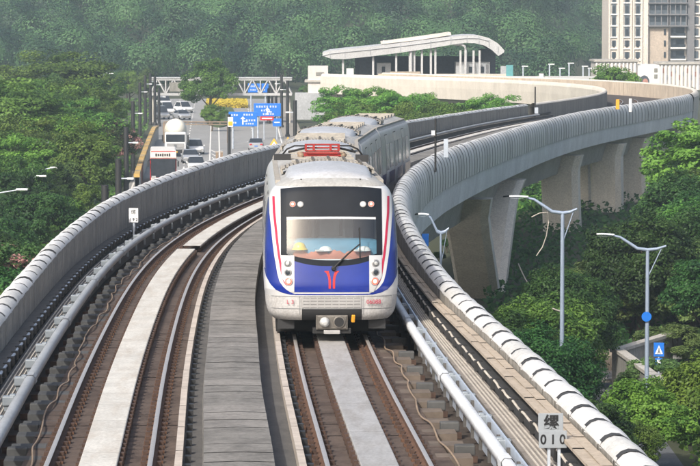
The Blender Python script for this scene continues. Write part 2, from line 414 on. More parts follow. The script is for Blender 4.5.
# piers: raked wall-like legs with chamfered edges
def pier_leg(s_top, s_bot, o0, o1, ztop, zbot, name='pier', t=1.1):
    m = MB(); rows = []
    for k in range(7):
        u = k / 6; s = s_top + (s_bot - s_top) * u; zz = ztop + (zbot - ztop) * u
        fl = .0 if u > .25 else .35 * (1 - u / .25) ** 2
        a, b, c = o0 - fl, o1 + fl, .42
        h = hd((s_top + s_bot) / 2); B = Vector(P((s_top + s_bot) / 2, 0, 0)); ds = s - (s_top + s_bot) / 2
        ring = []
        for off, tt in ((a, -t + c), (a + c * .5, -t), (b - c, -t), (b, -t + c), (b, t - c), (b - c, t), (a + c, t), (a, t - c)):
            q = B + Vector((math.cos(h), -math.sin(h), 0)) * off + Vector((math.sin(h), math.cos(h), 0)) * (ds + tt); ring.append((q.x, q.y, zz))
        rows.append(ring)
    m.grid(rows, 'pier', False, True); m.add(rows[0], [tuple(range(8))], 'pier'); m.add(rows[-1], [tuple(range(8))], 'pier')
    return m.build(name, via)
def zz(s, d): return P(s, 0, d)[2]
for st, sb, o0, o1 in ((171, 182, 1.7, 4.1), (194.5, 183.6, 1.7, 4.1), (234, 236, 1.3, 4.05), (258, 259, 1.6, 4.1), (271.5, 272.5, 1.9, 4.2), (262, 263, -1.6, 1.2)):
    pier_leg(st, sb, o0, o1, zz(st, -1.9), -10.6)
for st, sb in ((40, 48), (58, 50), (95, 103), (113, 105)):
    pier_leg(st, sb, -2.0, 2.0, zz(st, -3.2), -10.6)
for s in (310, 335, 360, 385, 410, 432): pier_leg(s, s, -1.6, 1.6, zz(s, -3.2), -11.5)
for st, sb in ((171, 182), (194.5, 183.6)): pier_leg(st, sb, -4.1, -1.7, zz(st, -1.9), -10.6)

# ------------------------------------------------------------------ tracks
def track(c, label, plate, gap):
    t = thing('railway_track', label, 'railway track', (0, 0, 0))
    m = MB(); i = 0; a = -20.0
    while a < 300:
        L = 1.55; dz = .004 * math.sin(i * 5.1)
        m.sweep(lambda q: [(c - 1.22, -.42), (c - 1.2, -.20 + dz), (c + 1.2, -.20 + dz), (c + 1.22, -.42)], (a, a + L - .035), 'slab')
        a += L; i += 1
    m.sweep(lambda q: [(c - 1.15, -.26), (c + 1.15, -.26)], rg(-20, 298, 2), 'joint')
    m.build('track_slab', t)
    for sg in (-1, 1):
        m = MB(); o = c + sg * .752; ss = rg(-20, 330, 1.5)
        pr = lambda q: [(o - .07, -.165), (o - .07, -.15), (o - .012, -.12), (o - .012, -.045), (o - .036, -.03), (o - .036, -.006)]
        m.sweep(pr, ss, 'rust', False)
        m.sweep(lambda q: [(2 * o - a_, b_) for a_, b_ in pr(q)][::-1], ss, 'rust', False)
        m.sweep(lambda q: [(o - .036, -.006), (o - .026, 0), (o + .026, 0), (o + .036, -.006)], ss, 'steel', True)
        m.build('rail', t)
    m = MB(); a = -18.0
    while a < 150:
        for sg in (-1, 1):
            o = c + sg * .752; h = -hd(a)
            m.box(P(a, o, -.18), (.34, .22, .045), 'rust', h)
            for q in (-.115, .115): m.box(P(a, o + q, -.135), (.07, .12, .08), 'fastener', h)
        a += .62
    m.build('rail_fastener', t)['kind'] = 'stuff'
    m = MB()
    for s1, s2, d in plate:
        n = max(1, int((s2 - s1) / 4.0)); L = (s2 - s1) / n
        for k in range(n):
            a = s1 + k * L
            m.sweep(lambda q: [(c - .275 + d, -.05), (c - .275 + d, .012), (c - .262 + d, .02), (c + .262 + d, .02), (c + .275 + d, .012), (c + .275 + d, -.05)], [a + (L - .012) * j / 3 for j in range(4)], gap)
    m.build('reaction_plate', t)
    m = MB(); a = -18.0
    while a < 130:
        if any(s1 < a < s2 for s1, s2, d in plate):
            for q in (-.29, .29): m.box(P(a, c + q, -.105), (.10, .16, .17), 'fastener', -hd(a))
        a += .55
    m.build('plate_support', t)['kind'] = 'stuff'
    return t
track(CL, 'empty left track with white centre plate broken by a gap', [(-20, 95.5, 0), (97.0, 290, .06)], 'plate_white')
track(CR, 'right track running under the oncoming blue and silver train', [(-20, 290, 0)], 'plate')

def power_rail(off, label, sgn):
    t = thing('power_rail', label, 'power rail', (0, 0, 0))
    tm = 'third_rail' if sgn > 0 else 'third_rail_shaded'
    ss = rg(-20, 262, 1.5); w = .085
    m = MB(); sec = [(-w, .20), (-w, .30), (-w * .55, .345), (w * .55, .345), (w, .30), (w, .20)]
    m.sweep(lambda q: [(off + a, b) for a, b in sec], ss, tm, True, True)
    for a in rg(-16, 250, 11.7):
        m.sweep(lambda q: [(off + x * 1.14, (y - .27) * 1.14 + .27) for x, y in sec], (a, a + .55), tm, False, True)
    m.build('cover', t)
    a = -14.0; k = 0
    while k < 60:
        m = MB(); h = -hd(a)
        m.box(P(a, off + sgn * .17, .25), (.20, .19, .16), 'insulator', h); m.box(P(a, off + sgn * .20, .05), (.09, .12, .44), 'insulator', h)
        m.box(P(a, off + sgn * .10, .335), (.1, .14, .05), 'insulator', h)
        m.box(P(a, off - sgn * .16, -.22), (.32, .22, .16), 'bracket_base', h)
        m.build('bracket', t, bevel=.02); a += 3.1; k += 1
    return t
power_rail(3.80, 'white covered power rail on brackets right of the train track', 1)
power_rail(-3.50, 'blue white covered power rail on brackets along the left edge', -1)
for off, lab in ((3.30, 'tan cable snaking over blocks beside the right power rail'), (-3.08, 'tan cable wandering beside the left power rail')):
    m = MB(); m.tube([P(s, off + .03 * math.sin(s * 1.9 + math.sin(s * .31) * 2) + .05 * math.sin(s * .43 + 1), -.14 + .03 * math.sin(s * 2.02)) for s in rg(-20, 150, .3)], .017, 'cable_tan', 6)
    tag(m.build('trackside_cable'), lab, 'cable')
m = MB()
for sg, o in ((1, 3.45), (-1, -3.25)):
    a = -18.0
    while a < 130:
        m.box(P(a, o - .05 * sg, -.30), (.55, .55, .20), 'bearer' if sg > 0 else 'bracket_base', -hd(a)); m.box(P(a + .78, o - .02, -.36), (.8, .10, .10), 'fastener', -hd(a)); a += 1.55
m.build('bearer_block', via)['kind'] = 'stuff'

# ------------------------------------------------------------------ trackside signs and posts
s = 42.6
t = thing('marker_sign', 'grey board reading 010 below a black character beside right walkway', 'sign', P(41.9, 4.36, .12), -hd(42) + .02)
m = MB(); m.box((-.03, 0, .80), (.345, .02, .26), 'sign_grey'); m.box((.0, -.004, .57), (.385, .02, .24), 'sign_grey'); m.build('board', t, bevel=.006)
for x in (-.05, .09): m = MB(); m.box((x, .03, .3), (.04, .03, .75), 'galv'); m.build('post', t)
text('character', '缧', .215, 'sign_black', t, (-.02, -.0125, .795), bold=.006)
text('digits', '0 1 0', .185, 'sign_black', t, (.0, -.0165, .565), bold=.004, sx=.92)
t = thing('marker_sign', 'small white board with dark marks on left parapet walkway', 'sign', P(100, -3.98, .1), -hd(100) - .02)
m = MB(); m.box((0, 0, .72), (.30, .02, .46), 'sign_white'); m.build('board', t, bevel=.006)
m = MB(); m.box((0, .03, .35), (.05, .03, .7), 'galv'); m.build('post', t)
text('character', '缧', .17, 'sign_black', t, (0, -.0125, .82)); text('digits', '1 9 2', .13, 'sign_black', t, (0, -.0125, .58), bold=.003)
m = MB(); m.box(P(101.0, -4.05, .62), (.05, .05, .75), 'galv'); tag(m.build('trackside_post'), 'thin pale post right of the small white board', 'post')
Y = 131.; sx = gx(435.5, Y)
t = thing('signal_post', 'slim dark signal post with small white box behind right parapet', 'signal', (sx, Y, gz(160, Y)))
m = MB(); m.tube([(0, 0, -.5), (0, 0, (160 - 118) * Y / F)], .045, 'dark_metal'); m.build('post', t)
m = MB(); m.box((-.10, -.08, 1.15), (.15, .12, .2), 'white_paint'); m.box((.0, -.07, 1.05), (.12, .1, .12), 'black'); m.build('signal_box', t)
Y = 136.
m = MB(); m.box((gx(446, Y), Y, gz(148, Y)), (.20, .12, .80), 'galv'); tag(m.build('marker_post', bevel=.01), 'short white marker post next to the dark signal post', 'post')
Y = 236.
m = MB(); m.box((gx(617.5, Y), Y, gz(104, Y)), (.26, .2, .75), 'orange'); tag(m.build('marker_post', bevel=.01), 'orange marker post at the far bend of the viaduct', 'post')
m = MB(); m.box((gx(629, Y), Y - 1, gz(104.5, Y)), (.2, .2, 1.0), 'white_paint'); tag(m.build('marker_post', bevel=.01), 'tall white marker post right of the orange one', 'post')
q = P(263, -WL(263) + .1, 0)
m = MB(); m.tube([(q[0], q[1], q[2] - .5), (q[0], q[1], q[2] + 2.6)], .06, 'dark_metal'); m.box((q[0] + .1, q[1], q[2] + .6), (.3, .3, .5), 'galv')
tag(m.build('signal_post'), 'dark post at the end of the left parapet where it bends away', 'post')

# ------------------------------------------------------------------ train
TS = 64.0; CAR = 16.9; PITCH = 17.3
train = thing('metro_train', 'silver and blue metro train with red lamps coming round the curve', 'train', P(TS, CR, 0))
_wz = [.46, .52, .62, .8, 1.2, 1.9, 2.6, 2.95, 3.10, 3.20, 3.30, 3.38, 3.44, 3.48]
_ww = [1.20, 1.27, 1.33, 1.37, 1.40, 1.40, 1.36, 1.31, 1.26, 1.18, 1.04, .82, .50, .15]
_wy = [.10, .03, .0, .0, .0, .12, .36, .485, .545, .60, .76, 1.0, 1.3, 1.7]
_zf = np.linspace(.46, 3.48, 303)
def _soft(v):
    y = np.interp(_zf, _wz, v); k = np.hanning(23); k /= k.sum()
    return np.convolve(np.concatenate([2 * y[0] - y[11:0:-1], y, 2 * y[-1] - y[-2:-13:-1]]), k, 'valid')
_fw, _fy = _soft(_ww), _soft(_wy)
def TW(z): return float(np.interp(z, _zf, _fw))
def TY(z): return float(np.interp(z, _zf, _fy))
NE, DE = 3.4, .85
def surf(a, z):
    sa, ca = math.sin(a), abs(math.cos(a)); w = TW(z)
    return Vector((w * math.copysign(abs(sa) ** (2 / NE), sa), TY(z) + DE * (1 - ca ** (2 / NE)), z))
def ax(x, z):
    r = max(-1, min(1, x / TW(z))); return math.copysign(math.asin(abs(r) ** (NE / 2)), r)
def surfn(a, z, e):
    a = max(-PI / 2 + 1e-4, min(PI / 2 - 1e-4, a))
    da = (surf(min(a + .01, PI / 2), z) - surf(max(a - .01, -PI / 2), z)); dz = surf(a, z + .02) - surf(a, z - .02)
    n = da.cross(dz).normalized(); return surf(a, z) + n * e
def patch(m, xl, xr, zs, e, mat, n=16, full=False):
    """skin patch between x = xl(z) and xr(z)"""
    rows = []
    for z in zs:
        a0, a1 = ax(xl(z), z), ax(xr(z), z)
        x0, x1 = xl(z), xr(z)
        rows.append([surfn(ax(x0 + (x1 - x0) * k / n, z), z, e) for k in range(n + 1)])
    m.grid(rows, mat, True)
def patch_zx(m, x0, x1, zb, zt, e, mat, nx=20, nz=8):
    rows = []
    for j in range(nz + 1):
        rows.append([])
        for i in range(nx + 1):
            x = x0 + (x1 - x0) * i / nx; z = zb(x) + (zt(x) - zb(x)) * j / nz
            rows[-1].append(surfn(ax(x, z), z, e))
    m.grid(rows, mat, True)
def lin(a, b, n): return [a + (b - a) * i / n for i in range(n + 1)]

def car_frame(i):
    s0 = TS + PITCH * i; s1 = s0 + CAR
    A, B = Vector(P(s0, CR, 0)), Vector(P(s1, CR, 0)); d = B - A
    return A, Euler((math.atan2(d.z, math.hypot(d.x, d.y)), 0, -math.atan2(d.x, d.y)))
def sidepatch(m, sg, z0, z1, y0, y1, e, mat, n=6):
    m.grid([[(sg * (TW(z) + e), y, z) for y in (y0, y1)] for z in lin(z0, z1, n)], mat, True)
def solid_side(m, sg, z0, z1, y0, y1, e, mat, n=6):
    sidepatch(m, sg, z0, z1, y0, y1, e, mat, n)
    for y in (y0, y1): m.grid([[(sg * (TW(z) - .01), y, z), (sg * (TW(z) + e), y, z)] for z in lin(z0, z1, n)], mat, False)

# screen opening in the nose
SX = .93
def sb(x): return 1.70 + .13 * (abs(x) / SX) ** 2.2
def st_(x): return 2.60 - .015 * (abs(x) / SX) ** 2
def mb_(x): return 1.585 + .225 * (min(1, abs(x) / 1.04)) ** 2.6
def mt_(x): return 3.205 - .05 * (abs(x) / 1.04) ** 3

def make_body(i, lead):
    A, R = car_frame(i); m = MB()
    zs = lin(.46, 3.48, 100); N = 72
    if lead:
        rows = []
        for z in zs:
            ring = [surf(-PI / 2 + PI * k / N, z) for k in range(N + 1)]
            rows.append([Vector((-TW(z), CAR, z))] + ring + [Vector((TW(z), CAR, z))])
        vs = [q for r in rows for q in r]; n = N + 3; fs = {}
        for r in range(len(rows) - 1):
            zc = (zs[r] + zs[r + 1]) / 2
            for c in range(n - 1):
                f4 = (r * n + c, r * n + c + 1, (r + 1) * n + c + 1, (r + 1) * n + c)
                ctr = sum((Vector(vs[k]) for k in f4), Vector()) / 4
                if abs(ctr.x) < 1.0 and ctr.y < .75 and 1.72 < zc < 2.72 + 0 * ctr.x: continue
                mt = 'tr_roof' if zc > 3.22 else ('tr_skirt' if zc < .965 else 'tr_silver')
                if zc > 1.1 and zc < 3.22 and ctr.y < 1.3 and c not in (0, n - 2): mt = 'tr_white'
                fs.setdefault(mt, []).append(f4)
        base = len(m.v)
        for mt, ff in fs.items():
            if not m.v: m.add(vs, ff, mt, True)
            else:
                k = m.mi(mt)
                for f4 in ff: m.f.append(f4); m.m.append(k); m.sm.append(True)
        L = len(rows)
        m.add([r[0] for r in rows] + [r[-1] for r in rows][::-1], [tuple(range(2 * L))], 'tr_side')
        m.add([rows[-1][k] for k in range(n)], [tuple(range(n))], 'tr_roof'); m.add([rows[0][k] for k in range(n)], [tuple(range(n))], 'black')
    else:
        ring = [(-TW(z), z) for z in zs] + [(TW(z), z) for z in zs[::-1]]
        for y0, y1 in ((0, CAR),):
            half = len(zs)
            for seg in range(len(ring) - 1):
                (xa, za), (xb, zb) = ring[seg], ring[seg + 1]
                mt = 'tr_roof' if min(za, zb) > 3.12 else ('tr_skirt' if max(za, zb) < .97 else 'tr_side')
                m.add([(xa, y0, za), (xb, y0, zb), (xb, y1, zb), (xa, y1, za)], [(0, 1, 2, 3)], mt, True)
        for y in (0, CAR): m.add([(x, y, z) for x, z in ring], [tuple(range(len(ring)))], 'tr_side')
    o = m.build('leading_car' if lead else 'carriage', train, A - train.location, R)
    # doors and windows on both flanks, blue waist band
    first = 2.6 if lead else 1.5
    for sg in (-1, 1):
        b = MB(); solid_side(b, sg, 1.08, 1.52, .95 if lead else .02, CAR - .02, .003, 'tr_blue', 3); b.build('waist_band', o)
        for k in range(3):
            y = first + k * 4.9 + (.9 if lead else 1.2)
            d = MB(); solid_side(d, sg, .86, 2.98, y - .72, y + .72, .006, 'tr_mask'); solid_side(d, sg, .88, 2.95, y - .69, y - .012, .014, 'tr_door'); solid_side(d, sg, .88, 2.95, y + .012, y + .69, .014, 'tr_door')
            dd = d.build('door', o)
            for q in (-.36, .36): solid_side(d2 := MB(), sg, 1.62, 2.62, y + q - .22, y + q + .22, .019, 'tr_window'); d2.build('door_window', dd) if False else d2.build('window', o)
        for k in range(4):
            y = first + k * 4.9 - 1.5
            if y < 1.3 or y > CAR - .4: continue
            w = MB(); solid_side(w, sg, 1.68, 2.62, max(y - .85, .3), min(y + .85, CAR - .15), .012, 'tr_window'); w.build('window', o)
        g = MB(); g.box((sg * 1.10, CAR / 2 + (.9 if lead else 0), 3.25), (.10, CAR - (2.2 if lead else .2), .09), 'tr_louvre', 0); g.build('roof_gutter', o)
    # roof-mounted air conditioning: smooth cover, louvred comb behind
    def rz(x): return 3.48 - .13 * (abs(x) / .9) ** 2.2
    for ya in ((1.0,) if lead else (1.0,)):
        c = MB(); rows = []
        for y, e, hw in ((ya, -.13, .90), (ya + .05, -.04, .94), (ya + .7, .03, .94), (ya + 1.6, .10, .94), (ya + 2.9, .16, .93), (ya + 3.0, .14, .93), (ya + 3.05, .0, .93)):
            rows.append([(hw * x / 12, y, rz(.97 * x / 12) + e - (.12 if abs(x) == 12 else 0)) for x in range(-12, 13)])
        c.grid(rows, 'tr_ac', True); c.add([rows[0][0], rows[0][-1], (.88, ya, 3.2), (-.88, ya, 3.2)], [(0, 1, 2, 3)], 'tr_ac')
        c.box((0, ya - .02, 3.20), (1.9, .05, .10), 'tr_louvre'); 
        for x in (-.62, 0, .62): c.box((x, ya - .03, 3.30), (.03, .04, .12), 'dark_metal')
        ac = c.build('air_conditioner', o)
        v = MB()
        rows = [[(1.0 * x / 12, y, rz(.97 * x / 12) + .12) for x in range(-12, 13)] for y in (ya + 3.06, ya + 4.9)]
        v.grid(rows, 'tr_louvre_dark', True)
        for r_ in range(3):
            for x in range(-11, 12):
                if r_ == 1 and x % 4 == 0: continue
                xx = x * .087; zz_ = rz(xx * 1.06) + .17; tl = -math.atan(.30 * xx)
                q = Euler((0, -tl * -1, 0))
                v.box((xx, ya + 3.35 + r_ * .58, zz_ - .02), (.058, .5, .05), 'tr_louvre')
            for x in (-1.0, 1.0): v.box((x, ya + 3.35 + r_ * .58, rz(.97) + .08), (.05, .5, .12), 'tr_louvre')
        for x in (-8, -4, 0, 4, 8): v.box((x * .087 + .043, ya + 3.95, rz(x * .09) + .16), (.05, 1.75, .10), 'tr_louvre_dark')
        v.build('louvre', ac) if False else v.build('louvre', o)
    for y in rg(7.6 if lead else 6.6, CAR - 1.2, 1.9):
        q = MB(); q.box((0, y, 3.50), (1.5, .06, .06), 'tr_louvre'); q.box((.55, y + .7, 3.46), (.35, .8, .10), 'tr_louvre'); q.box((-.55, y + .7, 3.46), (.35, .8, .10), 'tr_roof'); q.build('roof_equipment', o)
    u = MB(); u.box((0, CAR / 2 + .4, .33), (2.2, CAR - 1.6, .34), 'black')
    for y in (2.9, CAR - 2.9):
        u.box((0, y, .30), (2.3, 2.6, .42), 'black')
        for yy in (y - .95, y + .95):
            for sg in (-1, 1): u.lathe((sg * .752, yy, .335), [(.33, -.06), (.335, .05), (.36, .06), (.36, .075)], 'dark_metal', 20, 'x')
    u.build('underframe', o)
    return o
cars = [make_body(k, k == 0) for k in range(4)]
for k in range(3):
    A, R = car_frame(k); g = MB(); g.box((0, CAR + .2, 1.9), (2.2, .46, 2.7), 'black'); g.build('gangway', cars[k])
lead = cars[0]

# nose: mask, glass, paint, lamps
m = MB()
for x0, x1 in ((-1.05, -SX), (SX, 1.05)): patch_zx(m, x0, x1, mb_, mt_, .012, 'tr_mask', 4, 30)
patch_zx(m, -SX, SX, mb_, sb, .012, 'tr_mask', 28, 4); patch_zx(m, -SX, SX, st_, mt_, .012, 'tr_mask', 28, 12)
m.build('windscreen_surround', lead)
m = MB(); patch_zx(m, -SX, SX, sb, st_, .006, 'screen_glass', 28, 12); m.build('windscreen', lead)
m = MB(); patch_zx(m, -SX + .01, SX - .01, lambda x: st_(x) - .055, lambda x: st_(x) - .012, .0135, 'tr_white', 20, 2); m.build('visor_reflection', lead)  # white strip painted on the glass as the sun visor's reflection
# blue paint sweeping from the flanks under the screen
zc = [.99, 1.0, 1.03, 1.08, 1.15, 1.26, 1.42, 1.6, 1.8, 2.05, 2.35, 2.67, 2.97]
xb_ = [.70, .76, .83, .92, 1.00, 1.08, 1.125, 1.155, 1.190, 1.222, 1.252, 1.285, 1.295]      # inner edge of the blue
zl = [.985, .99, 1.02, 1.08, 1.2, 1.36, 1.55]; xl_ = [.45, .85, 1.0, 1.15, 1.27, 1.36, 1.40]
def xin(z): return float(np.interp(z, zc, xb_))
def xout(z): return min(TW(z), float(np.interp(z, zl, xl_)))
m = MB()
for sg in (-1, 1):
    rows = []
    for z in lin(.99, 2.97, 60):
        x0, x1 = xin(z), max(xout(z), xin(z) + .002)
        x1 = min(x1, TW(z)); x0 = min(x0, x1)
        rows.append([surfn(ax(sg * (x0 + (x1 - x0) * k / 10), z), z, .005) for k in range(11)])
    m.grid(rows, 'tr_blue', True)
    m.grid([[(sg * (TW(z) + .005), y, z) for y in (DE + TY(z), 1.6)] for z in lin(1.52, 2.6, 12)], 'tr_blue', True)
patch_zx(m, -.76, .76, lambda x: .985, lambda x: 1.012, .005, 'tr_blue', 12, 1)
patch_zx(m, -.78, .78, lambda x: 1.045, lambda x: mb_(x) + .02, .006, 'tr_blue', 24, 8)
m.build('blue_livery', lead)
m = MB()
for sg in (-1, 1):
    rows = []
    for z in lin(1.02, 3.0, 60):
        x0 = xin(z) - .075; x0 = min(x0, TW(z) - .005); rows.append([surfn(ax(sg * (x0 - .048 * (1 - k / 4) ), z), z, .0075) for k in range(5)])
    rs = MB(); rs.grid(rows[3:], 'tr_red', True); rs.build('red_stripe', lead)
# headlamp clusters
for sg in (-1, 1):
    m = MB(); zb, zt = 1.045, 1.80
    rows = []
    for z in lin(zb, zt, 16):
        x0 = .775; x1 = min(1.035, .86 + (z - zb) * .55); rows.append([surfn(ax(sg * (x0 + (x1 - x0) * k / 6), z), z, .016) for k in range(7)])
    m.grid(rows, 'tr_silver', True)
    hl = m.build('headlight', lead)
    for z, mt, r, x in ((1.635, 'lamp_grey', .068, .905), (1.45, 'lamp_grey', .068, .90), (1.265, 'lamp_red', .075, .885)):
        q = surfn(ax(sg * x, z), z, .016); d = MB(); M_ = Euler((0, 0, sg * .35)).to_matrix()
        d.lathe(q, [(r + .014, .01), (r + .014, -.016), (r, -.018)], 'grille', 20, 'y', M_)
        d.lathe(q, [(r, -.015), (r * .8, -.026), (r * .4, -.032), (.004, -.034)], mt, 20, 'y', M_)
        if mt == 'lamp_red': d.lathe(q, [(.045, -.03), (.03, -.042), (.004, -.045)], 'lamp_pink', 16, 'y', M_)
        elif z < 1.5: d.lathe(q, [(.05, -.03), (.03, -.036), (.004, -.038)], 'glass_dark', 16, 'y', M_)
        else: d.lathe(q, [(.04, -.03), (.02, -.036), (.004, -.038)], 'lamp_white', 16, 'y', M_)
        d.build('lamp', lead)
for x, mt in ((-.80, 'lamp_red'), (-.64, 'lamp_white'), (.66, 'lamp_white'), (.83, 'lamp_red')):
    z = 2.84; q = surfn(ax(x, z), z, .012); d = MB(); M_ = Euler((-.38, 0, 0)).to_matrix()
    d.lathe(q, [(.068, .01), (.068, -.016), (.058, -.018)], 'grille_dark', 20, 'y', M_); d.lathe(q, [(.058, -.014), (.04, -.026), (.004, -.03)], mt, 20, 'y', M_)
    if mt == 'lamp_red': d.lathe(q, [(.03, -.027), (.02, -.034), (.003, -.036)], 'lamp_pink', 14, 'y', M_)
    d.build('lamp', lead)
# emblem: two mirrored curved strokes
m = MB()
for sg in (-1, 1):
    pts = [(.105, 1.475, .075), (.098, 1.46, .07), (.075, 1.42, .058), (.055, 1.36, .05), (.045, 1.29, .047), (.043, 1.20, .047), (.043, 1.12, .047)]
    L = [surfn(ax(sg * (x - w / 2), z), z, .011) for x, z, w in pts]; R_ = [surfn(ax(sg * (x + w / 2), z), z, .011) for x, z, w in pts]
    m.grid([L, R_], 'red', True)
    m.grid([[surfn(ax(sg * x, z), z, .011) for x in (.06, .15)] for z in (1.458, 1.482)], 'red', True)
m.build('emblem', lead)
# lower apron
m = MB(); patch_zx(m, -.63, .63, lambda x: .715, lambda x: .935, .006, 'grille_dark', 16, 2)
for k in range(3): patch_zx(m, -.60, .60, lambda x: .735 + .065 * k, lambda x: .735 + .065 * k + .042, .014, 'grille', 16, 1)
for k in range(9): x = -.6 + .15 * k; patch_zx(m, x - .012, x + .012, lambda q: .72, lambda q: .93, .017, 'grille', 1, 1)
m.build('grille', lead)
m = MB()
for z in (.955, .70): patch_zx(m, -1.25, 1.25, lambda x: z - .006, lambda x: z + .006, .004, 'lamp_grey', 40, 1)
for x in (-.66, .66): patch_zx(m, x - .006, x + .006, lambda q: .47, lambda q: .95, .0045, 'lamp_grey', 1, 4)
patch_zx(m, -.62, .62, lambda x: .465, lambda x: .693, .012, 'black', 20, 4)  # flat black patch painted as the dark of the coupler recess
m.build('apron_seam_recess', lead)
q = surf(ax(-.86, .84), .84); text('fleet_number', 'L 3', .125, 'tr_red', lead, (-.86, q.y - .045, .84), (PI / 2, 0, -.22))
q = surf(ax(.86, .84), .84); text('fleet_number', '06088', .125, 'tr_red', lead, (.87, q.y - .045, .84), (PI / 2, 0, .22))
# coupler
m = MB(); m.box((0, .10, .42), (.66, .30, .30), 'coupler'); m.box((0, -.02, .42), (.60, .10, .26), 'coupler')
m.lathe((-.15, -.08, .43), [(.105, .02), (.10, -.05), (.06, -.11), (.005, -.12)], 'lamp_white', 18, 'y'); m.lathe((.15, -.075, .43), [(.13, .0), (.13, -.02), (.10, -.022)], 'coupler', 18, 'y'); m.lathe((.15, -.08, .43), [(.10, -.018), (.004, -.016)], 'black', 18, 'y')
m.box((0, -.02, .22), (.34, .14, .08), 'grille'); m.box((0, .15, .24), (.8, .3, .12), 'black'); m.box((.44, .05, .5), (.07, .1, .16), 'orange', .2, .3)
m.build('coupler', lead, bevel=.012)
for x in (-.95, .95): m = MB(); m.box((x, .5, .36), (.35, .3, .2), 'dark_metal'); m.build('guard_iron', lead)
# wiper
m = MB(); pts = [surfn(ax(x, z), z, .05) for x, z in ((.04, 1.53), (.12, 1.62), (.34, 1.83), (.58, 2.02))]; m.tube(pts, [.03, .022, .018, .014], 'black', 6)
pts = [surfn(ax(x, z), z, .035) for x, z in ((.585, 1.74), (.585, 2.05), (.58, 2.36))]; m.tube(pts, .013, 'black', 6); m.lathe(surfn(ax(.04, 1.53), 1.53, .04), [(.05, .03), (.05, -.02), (.03, -.03)], 'black', 12, 'y'); m.build('wiper', lead)
# cab interior
m = MB()
m.add([(-1.15, 1.9, 1.0), (1.15, 1.9, 1.0), (1.15, 1.9, 3.0), (-1.15, 1.9, 3.0)], [(0, 1, 2, 3)], 'cab_wall')
m.add([(-.95, .95, 2.98), (.95, .95, 2.98), (1.1, 1.9, 2.98), (-1.1, 1.9, 2.98)], [(0, 1, 2, 3)], 'cab_wall')
m.add([(-1.0, .6, 1.2), (1.0, .6, 1.2), (1.15, 1.9, 1.2), (-1.15, 1.9, 1.2)], [(0, 1, 2, 3)], 'cab_dark')
for x0, x1, z0, z1, mt in ((-.85, -.45, 1.9, 2.5, 'glass_mid'), (-.30, .28, 1.3, 2.62, 'cab_dark'), (.50, .95, 1.9, 2.5, 'glass_mid')): m.box(((x0 + x1) / 2, 1.87, (z0 + z1) / 2), (x1 - x0, .03, z1 - z0), mt)
m.box((-.01, 1.85, 2.2), (.42, .03, .55), 'cab_wall'); m.box((.0, 1.3, 2.03), (.5, .18, .22), 'cab_dark')
m.box((.30, 1.8, 2.3), (.05, .08, 1.2), 'cab_wall'); m.box((-.36, 1.8, 2.3), (.05, .08, 1.2), 'cab_wall')
m.build('cab_interior', lead)
m = MB(); rows = []
for u in range(13):
    x = -.98 + 1.96 * u / 12; e = 1 - (abs(x) / 1.0) ** 6
    yb = .42 + .38 * (1 - math.cos(x * .9)); rows.append([(x, yb, 1.55), (x, yb + .02, 1.90 + .03 * e), (x, yb + .12, 2.03 + .05 * e), (x, yb + .3, 2.08 + .05 * e), (x, yb + .5, 2.02), (x, yb + .52, 1.5)])
m.grid(rows, 'console', True); m.build('console', lead)
A, R = car_frame(0); MW = Matrix.Translation(A) @ R.to_matrix().to_4x4()
def wl(p): return MW @ Vector(p)
m = MB(); rows = []
for u in range(31):
    x = -.80 + 1.62 * u / 30; yb = .42 + .38 * (1 - math.cos(x * .9)); w = .03 * math.sin(x * 17) + .02 * math.sin(x * 41)
    rows.append([wl((x, yb - .05 , 1.66)), wl((x, yb - .06, 1.78 + w * .5)), wl((x, yb - .02, 1.85 + w)), wl((x, yb + .06, 1.88 + w))])
m.grid(rows, 'cloth_orange', True); tag(m.build('folded_cloth'), 'long orange cloth bundle lying across the blue cab console', 'cloth')
m = MB(); m.lathe(wl((-.66, .50, 1.90)), [(.17, .0), (.16, .025), (.13, .035), (.125, .075), (.09, .125), (.04, .15), (.004, .155)], 'helmet', 20); tag(m.build('safety_helmet'), 'yellow safety helmet behind the left of the windscreen', 'helmet')
for x, lab in ((-.12, 'white cap lying behind the middle of the windscreen'), (.68, 'white cap lying behind the right end of the windscreen')):
    m = MB(); m.lathe(wl((x, .46, 1.88)), [(.15, 0), (.13, .035), (.10, .07), (.05, .09), (.004, .095)], 'white_paint', 16); m.box(wl((x - .1, .36, 1.89)), (.2, .12, .03), 'white_paint', .4); tag(m.build('cap'), lab, 'cap')
# pantograph, folded on the leading car roof
m = MB(); y = 10.2
for x in (-.5, .5):
    for yy in (y - .5, y + .7): m.lathe((x, yy, 3.46), [(.06, 0), (.09, .04), (.06, .08), (.09, .12), (.06, .16)], 'cable_tan', 10)
for yy in (y - .5, y + .7): m.box((0, yy, 3.58), (.9, .07, .06), 'panto_red')
for x in (-.52, .52): m.box((x * .8, y + .1, 3.58), (.06, 1.3, .06), 'panto_red')
pn = m.build('pantograph', lead)
m = MB()
for k, z in enumerate((3.68, 3.75, 3.82)): m.tube([(-.40, y - .62 + .14 * k, z), (.40, y - .62 + .14 * k, z)], .024, 'panto_red', 6)
for x in (-.39, -.2, .2, .39): m.box((x, y - .5, 3.76), (.05, .34, .16), 'panto_red')

for sg in (-1, 1):
    m.tube([(sg * .40, y - .6, 3.80), (sg * .66, y - .58, 3.80), (sg * .84, y - .55, 3.72), (sg * .95, y - .5, 3.58)], .022, 'black', 6)
    m.tube([(sg * .40, y - .3, 3.74), (sg * .8, y - .2, 3.64)], .03, 'black', 6)
m.box((-.95, y - 1.0, 3.55), (.4, .3, .14), 'dark_metal'); m.box((.95, y - .4, 3.50), (.3, .5, .16), 'dark_metal')
m.build('pantograph_head', lead)

